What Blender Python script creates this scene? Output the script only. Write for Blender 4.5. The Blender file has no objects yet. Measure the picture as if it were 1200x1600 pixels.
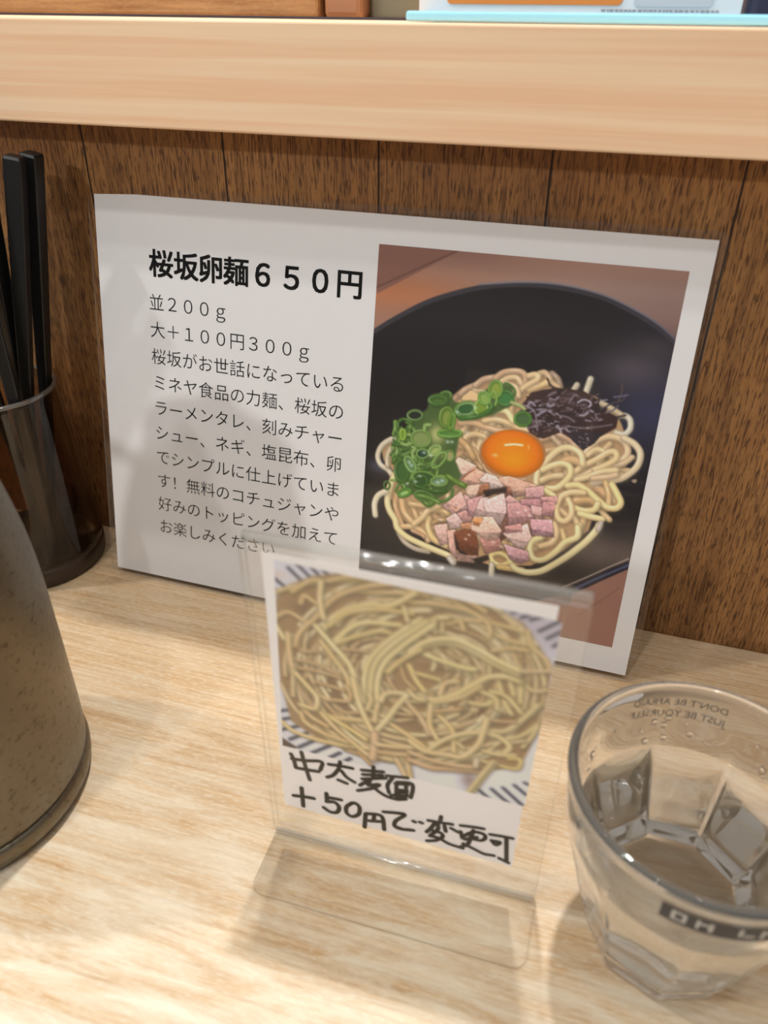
import bpy, bmesh, math, random
import numpy as np
from mathutils import Vector, Matrix

sc = bpy.context.scene
COL = sc.collection
CAM=(1210.080125, 0.570262, 0.012612, -0.285986, 0.049283, -0.355409, 0.285325)
CARD=(-0.210119, -0.04156, -0.01015, 0.197817)
STAND=(-0.047535, -0.176934, 0.011696, 0.105733, 0.150948, -0.026495, 0.027574)
PHOTO_QUAD=[(4.49, 2.56), (92.49, 3.04), (90.31, 91.23), (0.59, 90.19)]

# ------------------------------------------------------------------ camera, world, lights, exposure
def cam_axes(pitch, roll, yaw):
    cy, sy, cp, sp = math.cos(yaw), math.sin(yaw), math.cos(pitch), math.sin(pitch)
    f = Vector((sy*cp, cy*cp, -sp)); r = Vector((cy, -sy, 0)); u = r.cross(f)
    cr, sr = math.cos(roll), math.sin(roll)
    return cr*r + sr*u, -sr*r + cr*u, f
cd = bpy.data.cameras.new('camera'); cam = bpy.data.objects.new('camera', cd); COL.objects.link(cam)
r_, u_, f_ = cam_axes(*CAM[1:4])
M4 = Matrix((r_, u_, -f_)).transposed().to_4x4(); M4.translation = Vector(CAM[4:7])
cam.matrix_world = M4
cd.sensor_fit = 'HORIZONTAL'; cd.sensor_width = 36.0; cd.lens = 36.0*CAM[0]/1200.0
cd.clip_start = 0.01; cd.clip_end = 50
cd.dof.use_dof = True; cd.dof.focus_distance = 0.385; cd.dof.aperture_fstop = 11.0
sc.camera = cam

sc.view_settings.view_transform = 'Standard'; sc.view_settings.look = 'None'
sc.view_settings.gamma = 1.0; sc.view_settings.use_curve_mapping = False
sc.view_settings.exposure = 0.08
sc.cycles.max_bounces = 90; sc.cycles.transmission_bounces = 90; sc.cycles.transparent_max_bounces = 32

w = bpy.data.worlds.new('room_light'); sc.world = w; w.use_nodes = True
bg = w.node_tree.nodes['Background']; _n = w.node_tree.nodes; _l = w.node_tree.links
_tc = _n.new('ShaderNodeTexCoord'); _sx = _n.new('ShaderNodeSeparateXYZ'); _cr = _n.new('ShaderNodeValToRGB')
_mr = _n.new('ShaderNodeMapRange'); _mr.inputs[1].default_value = -1.0
_l.new(_tc.outputs['Generated'], _sx.inputs[0]); _l.new(_sx.outputs[2], _mr.inputs[0]); _l.new(_mr.outputs[0], _cr.inputs[0])
_e = _cr.color_ramp.elements
_e[0].position = .40; _e[0].color = (.16, .14, .12, 1)      # below: dark floor and stools
_e[1].position = .75; _e[1].color = (.93, .91, .88, 1)      # above: lit ceiling of the shop
_m = _e.new(.52); _m.color = (.46, .44, .41, 1)             # around: the room's walls
_l.new(_cr.outputs[0], bg.inputs[0]); bg.inputs[1].default_value = 0.43

def lamp(name, loc, aim, size, power, col=(1.0, 0.985, 0.965)):
    l = bpy.data.lights.new(name, 'AREA'); l.shape = 'DISK'; l.size = size; l.energy = power; l.color = col; l.cycles.is_caustics_light = True
    o = bpy.data.objects.new(name, l); COL.objects.link(o); o.location = loc
    o.rotation_euler = (Vector(aim) - Vector(loc)).to_track_quat('-Z', 'Y').to_euler()
    return o
lamp('ceiling_spot', (-0.06, 0.255, 1.60), (0, -.15, 0), 0.06, 18.0)       # above the counter, kitchen side
lamp('ceiling_spot', (-0.25, -0.725, 1.505), (0, 0, .1), 0.05, 4.0)         # a row on the guests' side
lamp('ceiling_spot', (0.25, -0.475, 1.55), (0, 0, .1), 0.05, 2.6)
lamp('ceiling_spot', (-0.85, -0.30, 1.30), (0, -.05, 0.05), 0.05, 6.0)
lamp('pendant_lamp', (-0.57, -1.60, 0.95), (0, 0, .1), 0.08, 7.0)          # lower lamp behind the guest

# ------------------------------------------------------------------ helpers
def tag(o, label=None, cat=None, group=None, kind=None):
    if label: o['label'] = label
    if cat: o['category'] = cat
    if group: o['group'] = group
    if kind: o['kind'] = kind
    return o
def empty(name, label, cat, loc=(0,0,0), group=None, mat=None):
    o = bpy.data.objects.new(name, None); COL.objects.link(o); o.empty_display_size = 0.01
    if mat is not None: o.matrix_world = mat
    else: o.location = loc
    return tag(o, label, cat, group)
def link(name, me, mats, parent=None, smooth=False):
    o = bpy.data.objects.new(name, me); COL.objects.link(o)
    for m in (mats if isinstance(mats, (list, tuple)) else [mats]): me.materials.append(m)
    if parent is not None: o.parent = parent
    if smooth:
        me.polygons.foreach_set('use_smooth', [True]*len(me.polygons))
    me.update()
    return o
def bm_obj(name, bm, mats, parent=None, smooth=False):
    me = bpy.data.meshes.new(name); bm.normal_update(); bm.to_mesh(me); bm.free()
    return link(name, me, mats, parent, smooth)
def box_bm(x0, x1, y0, y1, z0, z1, bevel=0.0, seg=3, bm=None):
    b = bmesh.new()
    bmesh.ops.create_cube(b, size=1.0)
    bmesh.ops.scale(b, vec=(x1-x0, y1-y0, z1-z0), verts=b.verts)
    bmesh.ops.translate(b, vec=((x0+x1)/2, (y0+y1)/2, (z0+z1)/2), verts=b.verts)
    if bevel: bmesh.ops.bevel(b, geom=b.edges[:], offset=bevel, segments=seg, affect='EDGES', profile=0.5)
    if bm is None: return b
    me = bpy.data.meshes.new('tmp'); b.to_mesh(me); b.free(); bm.from_mesh(me); bpy.data.meshes.remove(me)
    return bm
def lathe_bm(profile, n=96, rad=None, bm=None, mat=0):
    """surface of revolution; rad(theta, i, r) may modulate the radius"""
    bm = bm or bmesh.new(); rings = []
    for i, (r, z) in enumerate(profile):
        if r < 1e-6: rings.append([bm.verts.new((0, 0, z))]); continue
        row = []
        for k in range(n):
            t = 2*math.pi*k/n; rr = rad(t, i, r) if rad else r
            row.append(bm.verts.new((rr*math.cos(t), rr*math.sin(t), z)))
        rings.append(row)
    for a, b in zip(rings, rings[1:]):
        for k in range(n):
            k2 = (k+1) % n
            if len(a) == 1 and len(b) == 1: continue
            if len(a) == 1: f = bm.faces.new((a[0], b[k2], b[k]))
            elif len(b) == 1: f = bm.faces.new((a[k], a[k2], b[0]))
            else: f = bm.faces.new((a[k], a[k2], b[k2], b[k]))
            f.material_index = mat
    return bm
def rounded_rect(x0, x1, z0, z1, r, n=6):
    out = []
    for cx, cz, a0 in ((x1-r, z0+r, -90), (x1-r, z1-r, 0), (x0+r, z1-r, 90), (x0+r, z0+r, 180)):
        for k in range(n+1):
            a = math.radians(a0 + 90*k/n); out.append((cx + r*math.cos(a), cz + r*math.sin(a)))
    return out
def slab_bm(outline, axis, a, b, bm=None, edge_mat=1):
    """prism of a 2-D outline between a and b along 'y' (outline is x,z) or 'z' (outline is x,y)"""
    bm = bm or bmesh.new()
    mk = (lambda p, t: (p[0], t, p[1])) if axis == 'y' else (lambda p, t: (p[0], p[1], t))
    A = [bm.verts.new(mk(p, a)) for p in outline]; B = [bm.verts.new(mk(p, b)) for p in outline]
    bm.faces.new(A); bm.faces.new(B[::-1])
    n = len(outline)
    for k in range(n):
        f = bm.faces.new((A[k], B[k], B[(k+1) % n], A[(k+1) % n])); f.material_index = edge_mat
    bmesh.ops.recalc_face_normals(bm, faces=bm.faces[:])
    return bm

class NT:
    """short-hand for building a node material"""
    def __init__(s, name):
        s.m = bpy.data.materials.new(name); s.m.use_nodes = True; s.t = s.m.node_tree; s.n = s.t.nodes; s.n.clear()
        s.out = s.n.new('ShaderNodeOutputMaterial')
    def add(s, typ, **kw):
        n = s.n.new('ShaderNode'+typ)
        for k, v in kw.items():
            if k.startswith('_'): setattr(n, k[1:], v)
            else:
                key = int(k[1:]) if k[0] == 'i' and k[1:].isdigit() else k.replace('__', ' ')
                if isinstance(v, bpy.types.NodeSocket): s.t.links.new(v, n.inputs[key])
                else: n.inputs[key].default_value = v
        return n
    def math(s, op, a, b=0.0, c=None):
        n = s.n.new('ShaderNodeMath'); n.operation = op
        for i, v in enumerate((a, b) if c is None else (a, b, c)):
            if isinstance(v, bpy.types.NodeSocket): s.t.links.new(v, n.inputs[i])
            else: n.inputs[i].default_value = v
        return n.outputs[0]
    def ramp(s, fac, stops, interp='LINEAR'):
        n = s.n.new('ShaderNodeValToRGB'); s.t.links.new(fac, n.inputs[0]); n.color_ramp.interpolation = interp
        e = n.color_ramp.elements
        while len(e) < len(stops): e.new(0.5)
        for k, (p, c) in zip(e, stops):
            k.position = p; k.color = (*c, 1) if isinstance(c, (tuple, list)) else (c, c, c, 1)
        return n.outputs[0]
    def mix(s, fac, a, b, mode='MIX'):
        n = s.n.new('ShaderNodeMix'); n.data_type = 'RGBA'; n.blend_type = mode
        for i, v in ((0, fac), (6, a), (7, b)):
            if isinstance(v, bpy.types.NodeSocket): s.t.links.new(v, n.inputs[i])
            else: n.inputs[i].default_value = v if i == 0 else (*v, 1)
        return n.outputs[2]
    def coords(s, scale=(1,1,1), loc=(0,0,0), rot=(0,0,0)):
        tc = s.n.new('ShaderNodeTexCoord'); mp = s.n.new('ShaderNodeMapping')
        mp.inputs['Scale'].default_value = scale; mp.inputs['Location'].default_value = loc; mp.inputs['Rotation'].default_value = rot
        s.t.links.new(tc.outputs['Object'], mp.inputs[0]); return mp.outputs[0]
    def noise(s, vec, scale=1.0, detail=4.0, rough=0.55, dist=0.0):
        n = s.add('TexNoise', Vector=vec, Scale=scale, Detail=detail, Roughness=rough, Distortion=dist); return n.outputs[0]
    def finish(s, shader, disp=None):
        s.t.links.new(shader, s.out.inputs[0]); return s.m
    def principled(s, **kw):
        n = s.add('BsdfPrincipled', **kw); return n
def srgb(*c):
    return tuple(((v/255)/12.92 if v/255 <= .04045 else ((v/255+.055)/1.055)**2.4) for v in c)

def plain(name, col, rough=0.5, metal=0.0, spec=0.5):
    t = NT(name); p = t.principled(Base__Color=(*col, 1), Roughness=rough, Metallic=metal, Specular__IOR__Level=spec)
    return t.finish(p.outputs[0])
def film(name, tint=(1,1,1), f0=0.04, rough=0.03, haze=0.0, haze_col=(1,1,1)):
    """thin clear sheet: lets light straight through, mirrors by Schlick's law on both faces"""
    t = NT(name)
    tr = t.add('BsdfTransparent', Color=(*tint, 1)); gl = t.add('BsdfGlossy', Roughness=rough)
    lw = t.add('LayerWeight', Blend=0.5)
    f = t.math('MULTIPLY_ADD', t.math('POWER', lw.outputs['Facing'], 5.0), 1-f0, f0)
    base = tr.outputs[0]
    if haze:
        df = t.add('BsdfDiffuse', Color=(*haze_col, 1)); mh = t.add('MixShader', Fac=haze); t.t.links.new(base, mh.inputs[1]); t.t.links.new(df.outputs[0], mh.inputs[2]); base = mh.outputs[0]
    mx = t.add('MixShader', Fac=f); t.t.links.new(base, mx.inputs[1]); t.t.links.new(gl.outputs[0], mx.inputs[2])
    return t.finish(mx.outputs[0])

# ------------------------------------------------------------------ materials of the place
def mat_counter(name, base, pale, dark, fine=620.0, mottle=0.55):
    t = NT(name)
    g1 = t.noise(t.coords((16, fine, fine)), 1.0, 3, .6)                       # fine combed lines along the counter
    g2 = t.noise(t.coords((9, 160, 160)), 1.0, 3, .5)
    pt = t.noise(t.coords((20, 105, 105)), 1.0, 5, .66, .5)                      # pale patches
    fl = t.noise(t.coords((260, 900, 900)), 1.0, 2, .5)
    c = t.mix(t.ramp(g1, [(.38, 0.0), (.62, 1.0)]), dark, base)
    c = t.mix(t.math('MULTIPLY', t.ramp(g2, [(.4, 0.0), (.66, 1.0)]), .35), c, dark)
    tc = t.add('TexCoord'); sx = t.add('SeparateXYZ', Vector=tc.outputs['Object'])     # the finish gets paler towards the guests' side
    front_pale = t.add('MapRange', Value=sx.outputs[1], i1=-.10, i2=-.27, i3=.30, i4=1.0).outputs[0]
    c = t.mix(t.math('MULTIPLY', t.ramp(pt, [(.34, 0.0), (.66, 1.0)]), front_pale), c, pale)
    c = t.mix(t.math('MULTIPLY', t.ramp(fl, [(.5, 0.0), (.7, 1.0)]), .35), c, pale)
    bp = t.add('Bump', Strength=.25, Distance=.0004, Height=g1)
    p = t.principled(Base__Color=c, Roughness=.42, Specular__IOR__Level=.4, Normal=bp.outputs[0])
    return t.finish(p.outputs[0])
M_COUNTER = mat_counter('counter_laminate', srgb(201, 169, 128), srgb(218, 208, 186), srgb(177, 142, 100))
def mat_shelf():
    t = NT('shelf_laminate')
    v = t.coords((3.5, 260, 260), (0, 0, .3))
    n1 = t.noise(v, 1.0, 3, .5, .6); n2 = t.noise(t.coords((14, 420, 420)), 1.0, 3, .6); n3 = t.noise(t.coords((3, 45, 45)), 1.0, 2, .5)
    c = t.mix(t.ramp(n1, [(.36, 0.0), (.62, 1.0)]), srgb(242, 199, 160), srgb(249, 217, 181))
    c = t.mix(t.math('MULTIPLY', t.ramp(n2, [(.45, 0.0), (.7, 1.0)]), .3), c, srgb(248, 224, 196))
    c = t.mix(t.math('MULTIPLY', t.ramp(n3, [(.45, 0.0), (.7, 1.0)]), .35), c, srgb(230, 188, 152))
    p = t.principled(Base__Color=c, Roughness=.4, Specular__IOR__Level=.4)
    return t.finish(p.outputs[0])
def mat_panel(name='walnut_panel', k=1.0, seams=True):
    t = NT(name)
    tone = t.noise(t.coords((22, 10, 1.6)), 1.0, 3, .5); fig = t.noise(t.coords((190, 60, 12)), 1.0, 4, .6, .3)
    pore = t.noise(t.coords((1250, 200, 120), (.3, 0, .1)), 1.0, 2, .55, .2); pore2 = t.noise(t.coords((760, 200, 44)), 1.0, 3, .6)
    stain = t.noise(t.coords((9, 9, 14), (3, 1, 0)), 1.0, 4, .6)
    c = t.mix(t.ramp(tone, [(.3, 0.0), (.7, 1.0)]), srgb(140*k, 98*k, 58*k), srgb(168*k, 122*k, 74*k))
    c = t.mix(t.math('MULTIPLY', t.ramp(fig, [(.42, 0.0), (.66, 1.0)]), .6), c, srgb(108*k, 74*k, 46*k))
    c = t.mix(t.math('MULTIPLY', t.ramp(stain, [(.5, 0.0), (.7, 1.0)]), .5), c, srgb(146*k, 94*k, 46*k))
    c = t.mix(t.math('MULTIPLY', t.ramp(pore2, [(.52, 0.0), (.62, 1.0)]), .55), c, srgb(70*k, 40*k, 24*k))
    c = t.mix(t.math('MULTIPLY', t.ramp(pore, [(.54, 0.0), (.6, 1.0)]), .75), c, srgb(58*k, 34*k, 24*k))
    bump = pore
    if seams:
        tc = t.add('TexCoord'); sx = t.add('SeparateXYZ', Vector=tc.outputs['Object'])
        fr = t.math('FRACT', t.math('DIVIDE', t.math('ADD', sx.outputs[0], 7.55+.2108+.0004), .0755))
        c = t.mix(t.ramp(fr, [(0.0, 1.0), (.010, 1.0), (.016, 0.0)]), c, srgb(30, 18, 12))
    bp = t.add('Bump', Strength=.15, Distance=.0003, Height=bump)
    p = t.principled(Base__Color=c, Roughness=.42, Specular__IOR__Level=.35, Normal=bp.outputs[0])
    return t.finish(p.outputs[0])
M_PAPER = plain('white_paper', srgb(232, 231, 232), .6, 0, .2)
M_INK = plain('black_ink', srgb(22, 22, 24), .5, 0, .2)
M_MARKER = plain('black_marker_ink', srgb(30, 26, 22), .5, 0, .2)

# ------------------------------------------------------------------ the setting
tag(bm_obj('wall_back', box_bm(-1.2, 1.2, 0.0, .02, -.03, .2425), mat_panel()), kind='structure')
tag(bm_obj('wall_kitchen', box_bm(-1.6, 1.6, .42, .46, .0, .9), mat_panel('kitchen_boards', 1.25, False)), kind='structure')
tag(bm_obj('floor', box_bm(-2, 2, -2, 2, -.78, -.74), plain('floor_tiles', srgb(120, 105, 92), .5)), kind='structure')
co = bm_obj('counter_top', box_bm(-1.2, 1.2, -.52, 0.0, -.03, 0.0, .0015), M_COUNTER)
co.cycles.is_caustics_receiver = True
tag(co, 'pale wood-grain laminate counter top that everything stands on', 'counter')
sh = bm_obj('shelf_board', box_bm(-1.2, 1.2, -.025, .30, .2425, .2832, .0009, 2), mat_shelf())
tag(sh, 'thick pale wood shelf board running across above the brown panel', 'shelf')

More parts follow.
